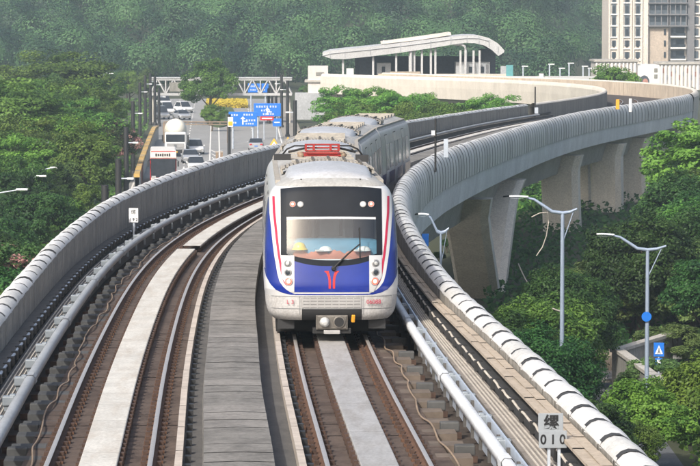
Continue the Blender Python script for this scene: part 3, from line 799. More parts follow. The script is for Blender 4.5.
# ------------------------------------------------------------------ ground, roads
GND = -10.0
m = MB(); gxs = [-3000, -600, -200, -80, -40, 0, 40, 80, 200, 600, 3000]; gys = [-300, 0, 100, 250, 450, 600, 900, 2000, 4000]
m.grid([[(x, y, GND - .004) for x in gxs] for y in gys], 'soil', False); kind(m.build('ground'), 'structure')
def xl(Y): return -14.8 - .047 * (Y - 165)
def xr(Y): return -3.4 - .033 * (Y - 247)
ys = rg(90, 640, 10)
m = MB(); m.grid([[(xl(y), y, GND), (xr(y), y, GND)] for y in ys], 'asphalt', False); kind(m.build('road'), 'structure')
m = MB(); m.grid([[(xr(y) + .01, y, GND + .0), (xr(y) + .01, y, GND + .13), (xr(y) + .2, y, GND + .13), (xr(y) + 2.6, y, GND + .13), (xr(y) + 2.6, y, GND - .02)] for y in ys], 'pavement', False); kind(m.build('pavement'), 'structure')
def xm(Y): return -15.7 - .043 * (Y - 363)
m = MB()
for y in rg(200, 600, 9):
    for fr in (.34, .67):
        a, b = xl(y), xm(y) - .8; x = a + (b - a) * fr
        m.add([(x - .08, y, GND + .004), (x + .08, y, GND + .004), (x + .08 - .15, y + 4, GND + .004), (x - .08 - .15, y + 4, GND + .004)], [(0, 1, 2, 3)], 'road_paint')
    a, b = xm(y) + 1, xr(y); x = (a + b) / 2
    m.add([(x - .08, y, GND + .004), (x + .08, y, GND + .004), (x - .05, y + 4, GND + .004), (x - .2, y + 4, GND + .004)], [(0, 1, 2, 3)], 'road_paint')
for f_, o_ in ((xl, .4), (xr, -.4), (lambda y: xm(y), -.55), (lambda y: xm(y), .55)):
    m.grid([[(f_(y) + o_ - .08, y, GND + .004), (f_(y) + o_ + .08, y, GND + .004)] for y in ys], 'road_paint', False)
for k in range(8):
    y = 300 + k * 9; x = xm(y); d = .25 + .06 * k
    m.add([(x - d, y + 5, GND + .008), (x, y, GND + .008), (x, y + 1.2, GND + .008), (x - d, y + 6.2, GND + .008)], [(0, 1, 2, 3)], 'road_paint'); m.add([(x + d, y + 5, GND + .008), (x, y, GND + .008), (x, y + 1.2, GND + .008), (x + d, y + 6.2, GND + .008)], [(0, 1, 2, 3)], 'road_paint')
kind(m.build('road_marking'), 'structure')
m = MB(); n = 24; pts = []
for k in range(n):
    a = 2 * PI * k / n; y = 500 + 62 * math.sin(a); pts.append((xm(y) + .6 + 2.5 * math.cos(a), y))
m.add([(x, y, GND + .14) for x, y in pts] + [(x, y, GND - .02) for x, y in pts], [tuple(range(n))] + [(i, i + n, (i + 1) % n + n, (i + 1) % n) for i in range(n)], 'lawn'); kind(m.build('median'), 'structure')
# side street at lower right
m = MB(); m.grid([[(x, y, GND) for x in (8.9, 12.2)] for y in (100, 120, 134)] + [[(x, y, GND) for x in (8.5, 18)] for y in (134.5, 139)], 'asphalt_side', False); kind(m.build('side_street'), 'structure')
m = MB(); m.box((13.2, 141.0, GND + .06), (10, 3.6, .13), 'pavement'); kind(m.build('pavement'), 'structure')

# ------------------------------------------------------------------ vegetation
def quad_mesh(name, V, mat, tone, bloom=None):
    """V: (n, 4, 3) leaf quads, tone per leaf"""
    n = len(V); me = bpy.data.meshes.new(name)
    me.vertices.add(n * 4); me.loops.add(n * 4); me.polygons.add(n)
    me.vertices.foreach_set('co', V.reshape(-1).astype(np.float32)); me.loops.foreach_set('vertex_index', np.arange(n * 4, dtype=np.int32))
    me.polygons.foreach_set('loop_start', np.arange(0, n * 4, 4, dtype=np.int32)); me.polygons.foreach_set('loop_total', np.full(n, 4, np.int32))
    a = me.attributes.new('tone', 'FLOAT', 'FACE'); a.data.foreach_set('value', tone.astype(np.float32))
    if bloom is not None: b = me.attributes.new('bloom', 'FLOAT', 'FACE'); b.data.foreach_set('value', bloom.astype(np.float32))
    me.materials.append(MATS[mat]); me.update(calc_edges=True); return me
def leaves(C, up, L, W_, sc=.55):
    """quads at centres C with normals scattered around `up` directions"""
    n = len(C); nrm = up + rng.normal(0, sc, (n, 3)); nrm /= np.linalg.norm(nrm, axis=1)[:, None] + 1e-9
    t = rng.normal(0, 1, (n, 3)); t -= (t * nrm).sum(1)[:, None] * nrm; t /= np.linalg.norm(t, axis=1)[:, None] + 1e-9
    b = np.cross(nrm, t); l = (L * rng.uniform(.6, 1.3, n))[:, None]; w = (W_ * rng.uniform(.6, 1.3, n))[:, None]
    return np.stack([C - t * l * .5, C + b * w * .5 - t * l * .05, C + t * l * .5, C - b * w * .5 - t * l * .05], 1)
def crown(name, mat, R, Hc, z0, nc, nl, leaf, style='round', seed=0, flower=False):
    """clumps of leaves through an uneven volume; lit tips and gaps between the clumps"""
    r = np.random.default_rng(seed); cs = []; rad = []
    lobes = r.normal(0, 1, (7, 3)); lobes /= np.linalg.norm(lobes, axis=1)[:, None]; la = r.uniform(-.28, .38, 7)
    while len(cs) < nc:
        d = r.normal(0, 1, 3); d /= np.linalg.norm(d)
        if d[2] < -.55: continue
        k = 1 + sum(a * max(0, d @ l) ** 3 for a, l in zip(la, lobes))
        q = r.uniform(.35, 1) ** .5 * k
        c = np.array([d[0] * R * q, d[1] * R * q, z0 + Hc * .5 + d[2] * Hc * .5 * q])
        if style == 'layer': c[2] = z0 + Hc * (.12 + .86 * round((c[2] - z0) / Hc * 4) / 4) + r.normal(0, .2)
        if style == 'tall': s = 1 - .55 * max(0, (c[2] - z0) / Hc); c[0] *= s; c[1] *= s
        cs.append(c); rad.append(r.uniform(.55, 1.15) * R * .24)
    V = []; T = []; B = []
    for c, cr in zip(cs, rad):
        n = int(nl * r.uniform(.6, 1.3)); d = r.normal(0, 1, (n, 3)); d /= np.linalg.norm(d, axis=1)[:, None]; q = r.uniform(.25, 1, n) ** .45
        fl = np.array([1.18, 1.18, .55]) if style == 'layer' else np.array([1, 1, .72])
        p = c + d * (cr * q)[:, None] * fl
        out = p - np.array([0, 0, z0 + Hc * .35]); out /= np.linalg.norm(out, axis=1)[:, None]
        V.append(leaves(p, d * .5 + out * .5 + np.array([0, 0, .75 if style != 'layer' else 1.1]), leaf, leaf * .62))
        T.append(np.clip(r.uniform(0, 1) * .75 + r.uniform(-.15, .4, n), 0, 1)); B.append(np.full(n, r.uniform()) + r.uniform(-.1, .25, n))
    return quad_mesh(name, np.concatenate(V), mat, np.concatenate(T), np.concatenate(B) if flower else None), cs
def trunk_mesh(name, cs, z0, Hc, r0, seed):
    r = random.Random(seed); m = MB(); top = z0 + Hc * .55
    pts = [(0, 0, -.3)]; x = y = 0
    for k in range(1, 6): x += r.uniform(-.09, .09); y += r.uniform(-.09, .09); pts.append((x, y, top * k / 5))
    m.tube(pts, [r0 * 1.35, r0, r0 * .85, r0 * .7, r0 * .5, r0 * .25], 'bark', 8)
    for c in r.sample(list(range(len(cs))), min(9, len(cs))):
        c = cs[c]; b = Vector(pts[r.choice((2, 3, 4))]); e = Vector(c); mid = (b + e) / 2 + Vector((0, 0, -.15)); m.tube([b, mid, e], [r0 * .4, r0 * .25, r0 * .08], 'bark', 6)
    o = m.build(name); me = o.data; bpy.data.objects.remove(o); return me
KIT = {}
def kit(key, mat, R, Hc, z0, nc, nl, leaf, style, seed, flower=False):
    me, cs = crown('crown', mat, R, Hc, z0, nc, nl, leaf, style, seed, flower)
    KIT[key] = (me, trunk_mesh('trunk', cs, z0, Hc, .05 * (z0 + Hc) * .42 + .06, seed), z0 + Hc)
for k, (mt, R, Hc, z0, nc, nl, lf, st, fl) in {
    'dark1': ('leaf_dark', 2.7, 4.6, 1.6, 105, 230, .20, 'round', 0), 'dark2': ('leaf_dark', 3.2, 4.4, 1.8, 115, 230, .21, 'round', 0), 'dark3': ('leaf_dark', 2.3, 5.0, 1.7, 100, 220, .19, 'tall', 0),
    'mid1': ('leaf_mid', 2.8, 4.2, 1.6, 105, 220, .20, 'round', 0), 'mid2': ('leaf_mid', 3.4, 3.6, 2.2, 115, 230, .20, 'layer', 0), 'mid3': ('leaf_mid', 2.5, 4.6, 1.6, 100, 220, .19, 'round', 0),
    'yel1': ('leaf_yellow', 2.7, 4.0, 1.5, 100, 220, .20, 'layer', 0), 'yel2': ('leaf_yellow', 2.4, 4.2, 1.5, 90, 220, .20, 'round', 0), 'oliv': ('leaf_olive', 2.6, 4.8, 1.6, 95, 200, .20, 'tall', 0),
    'pink': ('leaf_pink', 2.4, 3.6, 1.4, 95, 200, .18, 'round', 1), 'yflo': ('leaf_yflower', 1.9, 3.2, 1.4, 60, 110, .26, 'round', 1),
    'bush': ('leaf_olive', 1.5, 2.5, .0, 110, 260, .11, 'round', 0), 'fine': ('leaf_dark', 2.5, 3.6, 1.0, 190, 260, .135, 'round', 0), 'finem': ('leaf_mid', 2.3, 3.2, .9, 180, 260, .135, 'round', 0), 'finey': ('leaf_yellow', 1.9, 3.0, .7, 150, 220, .16, 'round', 0)}.items():
    kit(k, mt, R, Hc, z0, nc, nl, lf, st, hash(k) % 1 + sum(map(ord, k)), bool(fl))
def tree(key, x, y, height, label, group=None, name='tree', wide=1.0, zg=GND, cat='tree'):
    me, tr, h = KIT[key]; s = height / h
    t = thing(name, label, cat, (x, y, zg), random.uniform(0, 6.28), group); t.scale = (s * wide, s * wide, s)
    for d, nm in ((tr, 'trunk'), (me, 'crown')):
        o = bpy.data.objects.new(nm, d); COL.objects.link(o); o.parent = t
    return t

OCC = []
def tree_line(px, Y):
    """highest picture row the belts reach, by column"""
    if Y < 240 and px < 98: return 150 + px * .18
    if px < 98: return 66 + .1 * px
    if px < 165 and Y < 400: return 186
    if px < 165: return 68
    if px < 500 and Y > 235: return 84
    if Y > 420: return 73 if px < 594 else 95
    if px > 684 and Y > 172: return 130 + max(0, 715 - px) * 1.6
    if px > 600 and Y < 142: return 388
    if px < 560 and Y < 142: return 318
    if px < 535 and Y < 182: return 322
    if Y < 142: return 385
    if Y < 172: return 268 if px < 600 else (226 if px < 690 else 195)
    return 268
def limit(x, y, h):
    px = 350 + F * x / y; return min(h, max(1.0, (gz(tree_line(px, y), y) - GND) * .9))
def free(x, y, r):
    for a, b, c in OCC:
        if (a - x) ** 2 + (b - y) ** 2 < (r + c) ** 2 * .42: return False
    return True
def via_dist(x, y): return float(np.min(np.hypot(GX - x, GY - y)))
def scatter(n, ybox, xf, keys, hf, label, group, rmin=2.4, tries=30, clear=8.2):
    for _ in range(n):
        for _ in range(tries):
            y = random.uniform(*ybox) ; xa, xb = xf(y); x = random.uniform(xa, xb); h = hf(y); r = h * .42
            h = limit(x, y, h); r = h * .42
            if xa < xb and via_dist(x, y) > clear + r * .35 and free(x, y, max(r, rmin)):
                OCC.append((x, y, r)); tree(random.choice(keys), x, y, h, label, group); break
EDGE = F / 350
# left belt, right belt, behind the train, beyond the far viaduct
tree('pink', gx(8, 140), 140, 6.0, 'pink flowering tree at the left edge beside the dark belt'); OCC.append((gx(8, 140), 140, 2.2))
tree('pink', gx(110, 300), 300, 5.6, 'large pink flowering tree near the dark lamp posts'); OCC.append((gx(112, 262), 262, 3))
tree('yflo', gx(83, 300), 300, 5.0, 'small yellow flowering tree beside the pink one'); OCC.append((gx(80, 275), 275, 2))
tree('mid3', gx(86, 215), 215, 4.6, 'low fresh green tree beside the pale lamps in the left belt'); OCC.append((gx(86, 215), 215, 2))
tree('mid2', gx(5, 285), 285, 9.6, 'tall layered green tree at the left picture edge', wide=1.1); OCC.append((gx(5, 285), 285, 3.6))
tree('mid2', gx(70, 400), 400, 10.4, 'wide layered green tree rising above the left belt', wide=1.25); OCC.append((gx(70, 400), 400, 4))
tree('mid2', gx(48, 300), 300, 7.4, 'second layered green tree in front of the wide one', wide=1.2); OCC.append((gx(48, 300), 300, 3))
tree('mid3', gx(211, 446), 446, 9.4, 'tall leafy tree on the road median before the white footbridge', wide=.95); OCC.append((gx(211, 446), 446, 3))
tree('yel2', gx(212, 425), 425, 3.6, 'bright low bush at the foot of the median tree', name='bush', cat='bush')
def hl(y): return 5.2 + random.uniform(-.7, .9) if y < 235 else (6.0 + random.uniform(-.8, 1.2) if y < 320 else 7.0 + random.uniform(-1, 1.8))
scatter(52, (112, 235), lambda y: (-y / EDGE - 9, min(xl(y) - 1.6, -8.6)), ['dark1', 'dark2', 'dark3', 'dark1', 'mid1'], hl, 'dark leafy tree in the dense belt left of the viaduct', 'trees in the near left belt')
scatter(50, (235, 400), lambda y: (-y / EDGE - 10, min(xl(y) - 2, gx(94, y))), ['mid1', 'yel2', 'yel1', 'mid3', 'yel2', 'mid1', 'mid2', 'oliv'], hl, 'mid green tree left of the road behind the dark belt', 'trees along the left of the road')
scatter(30, (400, 610), lambda y: (-y / EDGE - 14, xl(y) - 2), ['mid1', 'oliv', 'mid3', 'oliv', 'dark2', 'yel2'], lambda y: 7.5 + random.uniform(-1, 2.5), 'hazy tree on the left before the wooded hill', 'trees on the left before the hill')
scatter(22, (235, 395), lambda y: (xr(y) + 4, 22), ['yel1', 'yel2', 'mid1', 'yel2', 'mid2', 'yel1'], lambda y: 6.6 + random.uniform(-1, .9), 'bright layered tree between the train and the far viaduct', 'trees behind the train')
scatter(20, (440, 620), lambda y: (xr(y) + 4, 12), ['mid1', 'oliv', 'dark2', 'mid3', 'mid2'], lambda y: 7.5 + random.uniform(-1, 2), 'tree by the station before the wooded hill', 'trees around the station')
scatter(20, (470, 640), lambda y: (12, y / EDGE + 12), ['mid1', 'mid3', 'dark2', 'dark1'], lambda y: 7.0 + random.uniform(-1, 1.5), 'dark tree beyond the far viaduct on the right', 'trees beyond the far viaduct')
tree('yel2', gx(612, 400), 400, 9.2, 'bright tree in front of the white podium wall'); OCC.append((gx(612, 400), 400, 3))
# right belt
for px, Y, h, k in ((512, 122, 4.4, 'fine'), (538, 128, 4.6, 'finem'), (528, 112, 3.4, 'fine'), (590, 112, 2.2, 'finem')):
    tree(k, gx(px, Y), Y, h, 'small leafy tree rising just outside the white capped parapet', 'trees just outside the right parapet'); OCC.append((gx(px, Y), Y, 1.6))
tree('bush', gx(634, 133), 133, 1.1, 'small bush growing at the foot of the grey garden wall', name='bush', cat='bush', wide=1.2)
tree('bush', gx(660, 131), 131, 1.9, 'ivy like bush spilling over the grey garden wall', name='bush', cat='bush', wide=1.3)
def hr(y): return 5.0 + random.uniform(-.8, .8) if y < 150 else (6.2 + random.uniform(-.9, .9) if y < 200 else 8.2 + random.uniform(-1, 1.4))
tree('fine', gx(566, 137), 137, 5.0, 'leafy roadside tree with bare trunk over the side street', wide=.86); OCC.append((gx(566, 137), 137, 1.6))
tree('finey', gx(652, 112), 112, 3.0, 'bright leafy tree in the lower right corner', wide=1.0); OCC.append((gx(655, 112), 112, 1.8))
tree('finey', gx(714, 118), 118, 3.6, 'bright leafy tree at the right picture edge', wide=1.0); OCC.append((gx(714, 118), 118, 1.8))
tree('finem', gx(618, 108), 108, 2.4, 'low green tree beneath the white capped parapet'); OCC.append((gx(618, 108), 108, 1.2))
tree('bush', gx(632, 160), 160, 4.2, 'rounded olive bush left of the crossing sign', name='bush', cat='bush', wide=1.45); OCC.append((gx(632, 160), 160, 2))
tree('bush', gx(694, 158), 158, 4.6, 'large rounded olive bush at the right edge', name='bush', cat='bush', wide=1.25); OCC.append((gx(694, 158), 158, 2))
tree('bush', gx(673, 145), 145, 1.9, 'clipped low hedge bush behind the grey wall', name='bush', cat='bush', wide=1.7)
tree('fine', gx(640, 158), 158, 5.9, 'dark tree rising against the far piers', wide=1.0); OCC.append((gx(640, 158), 158, 2.4))
tree('yel1', gx(706, 205), 205, 8.6, 'yellow green tree beside the last pier'); OCC.append((gx(706, 205), 205, 2.6))
scatter(24, (146, 188), lambda y: (max(9.8, 7.2 + (y - 146) * .05), y / EDGE + 6), ['fine', 'finem', 'fine', 'dark1'], hr, 'dark leafy tree in the belt right of the viaduct', 'trees in the near right belt', clear=5.2)
scatter(10, (104, 150), lambda y: (4.5, 8.3), ['fine', 'dark1'], lambda y: 4.6 + random.uniform(-.6, .6), 'shaded tree right below the viaduct edge', 'trees below the viaduct edge', clear=4.6)
scatter(10, (104, 132), lambda y: (12.8, 18), ['finem', 'fine', 'finey'], lambda y: 4.2 + random.uniform(-.6, .8), 'small tree beyond the side street', 'trees beyond the side street', clear=5)
scatter(26, (188, 300), lambda y: (8 + (y - 188) * .2, y / EDGE + 8), ['yel1', 'mid1', 'dark1', 'dark3', 'mid3', 'fine'], hr, 'tall tree behind the viaduct piers on the right', 'trees behind the piers', clear=6)
scatter(10, (150, 215), lambda y: (float(np.interp(y, GY, GX)) - 3, float(np.interp(y, GY, GX)) + 4), ['dark1', 'fine'], lambda y: 4.6 + random.uniform(-.6, .6), 'low shaded tree growing beneath the viaduct', 'trees beneath the viaduct', clear=-3)

# wooded hill
def hillz(x, y):
    y = y - 150 * np.clip((x - 38) / 22, 0, 1)
    base = np.interp(y, [560, 650, 760, 900, 1000, 1100, 1250], [GND - .5, GND + 2, GND + 18, GND + 44, 46, 52, 54])
    return base + (np.sin(x * .021 + 1.3) * 3.5 + np.sin(x * .047 + y * .012) * 2.2 + np.sin(y * .031 + x * .013) * 2.5) * np.clip((y - 600) / 200, 0, 1)
hx = np.arange(-620, 621, 20.); hy = np.arange(540, 1241, 20.)
m = MB(); m.grid([[(x, y, float(hillz(x, y))) for x in hx] for y in hy], 'soil', True); kind(m.build('hill'), 'structure')
V = []; T = []
yy = 600.
while yy < 1010:
    half = yy * .1118 * 1.0 + 75; xx = -half
    while xx < half:
        x = xx + random.uniform(-2.5, 2.5); y = yy + random.uniform(-3, 3); xx += random.uniform(7.5, 12.5)
        if x > 44 and y < 745: continue
        R_ = random.uniform(3.2, 6.6); hh = random.uniform(5.5, 12.5); c0 = np.array([x, y, float(hillz(x, y)) + hh - R_ * .75]); tone = random.uniform(0, 1) ** 1.25
        nq = int(860 * R_ * R_ / 14 * min(1, (740 / yy) ** 1.4)) + 40
        cl = rng.normal(0, 1, (9, 3)); cl /= np.linalg.norm(cl, axis=1)[:, None]; cl[:, 2] = abs(cl[:, 2]) * .9 - .1
        pick = rng.integers(0, 9, nq); d = cl[pick] + rng.normal(0, .42, (nq, 3)); d /= np.linalg.norm(d, axis=1)[:, None]; q = rng.uniform(.75, 1.08, nq)
        p = c0 + d * (R_ * q)[:, None] * np.array([1, 1, .9])
        V.append(leaves(p, d + np.array([0, 0, .25]), .5, .36, .24)); T.append(np.clip(tone * .85 + rng.uniform(-.05, .2, nq) + (pick / 9 - .5) * .3, 0, 1))
    yy += 8.5 + (yy - 600) * .018
me = quad_mesh('hill_forest', np.concatenate(V), 'leaf_hill', np.concatenate(T)); o = bpy.data.objects.new('hill_forest', me); COL.objects.link(o); kind(o, 'stuff')
# undergrowth, flower bed
def cover(name, mat, n, xf, ys_, h, leaf):
    y = rng.uniform(*ys_, n); a = np.array([xf(q) for q in y]); x = a[:, 0] + (a[:, 1] - a[:, 0]) * rng.uniform(0, 1, n); z = GND + rng.uniform(.02, h, n)
    me = quad_mesh(name, leaves(np.stack([x, y, z], 1), np.tile([0, -.3, .8], (n, 1)), leaf, leaf * .7), mat, rng.uniform(0, 1, n)); o = bpy.data.objects.new(name, me); COL.objects.link(o); return kind(o, 'stuff')
cover('undergrowth', 'leaf_mid', 16000, lambda y: (-y / EDGE - 8, xl(y) - .6), (110, 560), .9, .5)
cover('undergrowth', 'leaf_dark', 16000, lambda y: (max(12.4, 7) if y < 139 else 7.5, y / EDGE + 8), (143, 290), .9, .4)
cover('undergrowth', 'leaf_mid', 5000, lambda y: (12.5, 22), (100, 133), .8, .3)
cover('undergrowth', 'leaf_mid', 9000, lambda y: (xr(y) + 3, 20), (250, 420), .9, .5)
cover('flower_bed', 'leaf_yflower', 9000, lambda y: (xm(y) - 1.4, xm(y) + 5.5), (524, 548), .95, .4)

# ------------------------------------------------------------------ street lamps
def arm_lamp(px, Y, ytop, label, left, right, grp='curved arm street lamps on the right'):
    x = gx(px, Y); h = gz(ytop, Y) - GND
    t = thing('street_lamp', label, 'street lamp', (x, Y, GND), 0, grp)
    m = MB(); m.tube([(0, 0, -.2), (0, 0, h * .5), (0, 0, h)], [.10, .085, .07], 'lamp_pole', 10); m.lathe((0, 0, 0), [(.2, 0), (.2, .03), (.12, .05), (.11, .3)], 'lamp_pole', 12); m.build('pole', t)
    m = MB(); pts = [(right, 0, h + .16), (right * .5, 0, h + .04), (0, 0, h), (-left * .3, 0, h + .06), (-left * .6, 0, h + .34), (-left * .8, 0, h + .52), (-left, 0, h + .58)]
    m.tube(pts, [.04, .06, .07, .07, .06, .05, .04], 'lamp_pole', 8); m.tube([(.02, 0, h - 1.1), (right * .75, 0, h + .06)], .022, 'lamp_pole', 6); m.build('arm', t)
    m = MB(); q = -left
    m.grid([[(q + .05 - u * .95, v * .14 * math.sin(PI * min(1, .25 + u)), h + .6 + .03 * math.sin(PI * u) + .05 * (1 - abs(v))) for v in (-1, -.5, 0, .5, 1)] for u in lin(0, 1, 8)], 'lamp_head')
    m.grid([[(q + .05 - u * .95, v * .14 * math.sin(PI * min(1, .25 + u)), h + .6 - .04 * math.sin(PI * u)) for v in (-1, 0, 1)] for u in lin(0, 1, 8)], 'lamp_head'); m.build('lamp_head', t)
    return t
arm_lamp(563, 118, 213, 'tall blue grey lamp in front of the second pier with arm toward the tracks', 1.35, .55)
arm_lamp(648.5, 126, 250, 'blue grey lamp beside the crossing sign with wavy arm', 1.4, .75)
t = arm_lamp(441, 105, 233, 'slim pale lamp half hidden between parapet and first pier', .85, .55); t.scale = (.5, .5, 1)
x, y = gx(646.5, 126), 125.85
m = MB(); m.lathe((gx(647.5, 126), y, gz(317, 126)), [(.2, .0), (.2, .02), (.005, .021)], 'sign_blue', 20, 'y'); tag(m.build('round_sign'), 'small round blue sign fixed on the lamp pole', 'sign')
m = MB(); m.box((gx(425.5, 104), 104, gz(240, 104)), (.22, .05, .42), 'sign_blue'); m.tube([(gx(425.5, 104), 104.05, GND), (gx(425.5, 104), 104.05, gz(236, 104))], .04, 'galv'); tag(m.build('blue_sign'), 'small blue sign plate beside the curved fascia', 'sign')
Y = 150.
def hang(p0, p1, sag, n=14): return [tuple(p0[k] + (p1[k] - p0[k]) * u / n - (sag * 4 * (u / n) * (1 - u / n) if k == 2 else 0) for k in range(3)) for u in range(n + 1)]
m = MB(); m.tube(hang((gx(519, 176), 176, gz(264, 176)), (gx(562, 118), 118, gz(312, 118)), .55), .035, 'cable_pale', 6); tag(m.build('hanging_cable'), 'pale cable drooping from the first pier to the lamp pole', 'cable')
m = MB(); m.tube([(gx(a, 160), 160, gz(b, 160)) for a, b in ((532, 217), (540, 213), (548, 212), (549, 222), (547, 236), (543, 247), (537, 256))], .03, 'cable_pale', 6); tag(m.build('hanging_cable'), 'short pale cable hanging behind the lamp arm', 'cable')
for k, (xa, ya, xb, yb, Y) in enumerate(((-6, 193.5, 16, 190, 190), (27, 180, 36, 176.5, 215), (33, 171, 50, 168, 232), (48, 165, 64, 160.5, 250), (70, 154, 74, 152.5, 270), (30, 137, 35, 134, 300), (104, 72, 110, 73.5, 470))):
    x0 = gx(xa, Y); z0 = gz(ya, Y); x1 = gx(xb, Y); z1 = gz(yb, Y)
    t = thing('street_lamp', ['nearest pale street lamp reaching over the left belt', 'pale lamp second from the left edge over the belt', 'pale lamp with short upright behind the second', 'pale lamp with tall upright in the left belt', 'small pale lamp head farthest right in the left belt', 'white lamp standing among light green trees', 'distant pale lamp mast rising before the hill'][k], 'street lamp', (x0, Y, GND))
    m = MB(); m.tube([(0, 0, 0), (0, 0, z0 - GND + (.0 if k not in (2, 3) else (.5 if k == 2 else 1.9)))], [.09, .06], 'galv', 8); m.build('pole', t)
    m = MB(); m.tube([(0, 0, z0 - GND), (x1 - x0, 0, z1 - GND)], .045, 'galv', 6); m.build('arm', t)
    m = MB(); m.box((x1 - x0 + .33, 0, z1 - GND + .05), (.72, .26, .13), 'lamp_head', 0); m.build('lamp_head', t, bevel=.04)
# dark posts along both sides of the road
def dark_post(px, py, zt, label, grp, hgt=None):
    Y = F * (H - zt) / (py - YH); x = gx(px, Y)
    t = thing('lamp_post', label, 'lamp post', (x, Y, GND), 0, grp)
    m = MB(); m.tube([(0, 0, 0), (0, 0, zt - GND)], [.22, .19], 'dark_metal', 8); m.lathe((0, 0, 0), [(.3, 0), (.3, .4), (.18, .5)], 'dark_metal', 8); m.build('pole', t)
    m = MB(); sg = 1 if px < 250 else -1
    m.box((sg * .35, 0, zt - GND - 1.2), (.7, .08, .08), 'galv'); m.box((sg * .75, 0, zt - GND - 1.2), (.4, .2, .12), 'lamp_head'); m.build('arm', t)
for px, py in ((104.6, 185), (118, 158.7), (126, 127), (133, 101), (140, 82), (145.4, 75), (150.5, 73), (155, 76), (159, 88)):
    dark_post(px, py, -2.6 if px < 152 else (-3.0 if px < 157 else -4.6), 'tall dark post in the row left of the road', 'dark posts left of the road')
for px, py in ((304, 126), (295, 100), (287.5, 80), (281.6, 74.8), (276, 70), (272, 76.5), (268.7, 88)):
    dark_post(px, py, -2.6 if px > 274 else (-3.6 if px > 270 else -4.9), 'tall dark post in the row right of the road', 'dark posts right of the road')
Y = 300.; m = MB(); m.tube([(gx(229, Y), Y, GND), (gx(229, Y), Y, gz(114, Y))], .16, 'dark_metal', 8); m.box((gx(230.5, Y), Y - .1, gz(121.5, Y)), (.5, .2, .95), 'sign_white'); m.box((gx(230.5, Y), Y - .21, gz(123, Y)), (.4, .03, .4), 'sign_yellow')
tag(m.build('signal_pole'), 'dark pole with small yellow and white plate left of the signs', 'pole')

# ------------------------------------------------------------------ road signs and structures
def road_sign(x0, x1, y0, y1, Y, label, rows):
    xa, xb, za, zb = gx(x0, Y), gx(x1, Y), gz(y1, Y), gz(y0, Y); cx = (xa + xb) / 2
    t = thing('road_sign', label, 'road sign', (cx, Y, GND), 0, 'blue direction signs over the road')
    m = MB(); m.box((0, 0, (za + zb) / 2 - GND), (xb - xa, .12, zb - za), 'sign_blue'); m.build('panel', t, bevel=.03)
    for px in (-.35, .35): m = MB(); m.tube([(px * (xb - xa), .2, 0), (px * (xb - xa), .2, zb - GND - .2)], .12, 'galv', 8); m.build('post', t)
    m = MB(); W_, Hh = xb - xa, zb - za
    for rr, (fx, fz, n, sz) in enumerate(rows):
        for k in range(n):
            xx = (fx + k * sz * 1.25) * W_ - W_ / 2; z_ = za - GND + fz * Hh
            for q in range(3): m.box((xx, -.065, z_ + (q - 1) * sz * W_ * .33), (sz * W_ * (.95 if (k + q) % 2 else .7), .012, sz * W_ * .14), 'sign_white')
            m.box((xx + (.2 * sz * W_ if k % 2 else -.1 * sz * W_), -.066, z_), (sz * W_ * .16, .012, sz * W_ * .95), 'sign_white')
    m.build('legend', t)
    m = MB(); cz = za - GND + Hh * .45
    m.box((0, -.064, cz - Hh * .12), (.16, .012, Hh * .42), 'sign_white'); m.add([(-.28, -.07, cz + Hh * .06), (.28, -.07, cz + Hh * .06), (0, -.07, cz + Hh * .24)], [(0, 1, 2)], 'sign_white'); m.box((.3, -.064, cz - Hh * .1), (.5, .012, .13), 'sign_white'); m.build('arrow', t)
    return t
road_sign(228.6, 257.2, 111.5, 126, 372, 'lower left blue direction sign nearest the signal pole', [(.12, .78, 3, .07), (.55, .80, 4, .07), (.64, .42, 4, .07), (.10, .25, 3, .06), (.62, .18, 4, .06)])
t = road_sign(253.8, 281, 103, 116, 400, 'large blue direction sign behind the dark posts', [(.12, .75, 5, .075), (.62, .75, 3, .075), (.30, .45, 4, .07), (.36, .18, 5, .07)])
t = road_sign(248, 268.5, 83.2, 94, 470, 'small far blue direction sign before the footbridge', [(.08, .75, 4, .09), (.15, .42, 3, .08), (.6, .42, 3, .08)])
Y = 398.; m = MB(); m.box((gx(267, Y), Y, gz(118, Y)), (1.7, .15, .5), 'bus_red'); m.box((gx(267, Y), Y - .08, gz(118, Y)), (1.3, .03, .12), 'sign_white'); m.tube([(gx(264, Y), Y + .1, GND), (gx(264, Y), Y + .1, gz(117, Y))], .07, 'galv'); tag(m.build('notice_sign'), 'small red notice board below the large blue sign', 'sign')
m = MB(); m.box((gx(277, Y), Y, gz(122, Y)), (1.1, .12, 1.0), 'sign_blue'); m.box((gx(277, Y), Y - .07, gz(122, Y)), (.7, .03, .14), 'sign_white'); m.tube([(gx(277, Y), Y + .1, GND), (gx(277, Y), Y + .1, gz(120, Y))], .07, 'galv'); tag(m.build('notice_sign'), 'small blue plate right below the large blue sign', 'sign')
for px, py, lab in ((274, 141.5, 'yellow warning triangle on the pavement left of the other'), (288, 140, 'yellow warning triangle half hidden beside the dark posts')):
    Y = 350.; x, z = gx(px, Y), gz(py + 3, Y); t = thing('warning_sign', lab, 'sign', (x, Y, GND)); h = z - GND
    m = MB(); m.tube([(0, .05, 0), (0, .05, h + .4)], .05, 'galv'); m.build('post', t)
    m = MB(); m.prism([(-.75, h - .45), (.75, h - .45), (0, h + .75)], -.03, .0, 'sign_yellow'); m.prism([(-.42, h - .27), (.42, h - .27), (0, h + .4)], -.045, -.031, 'sign_white'); m.prism([(-.2, h - .2), (.2, h - .2), (0, h + .15)], -.055, -.046, 'bus_red'); m.build('plate', t)
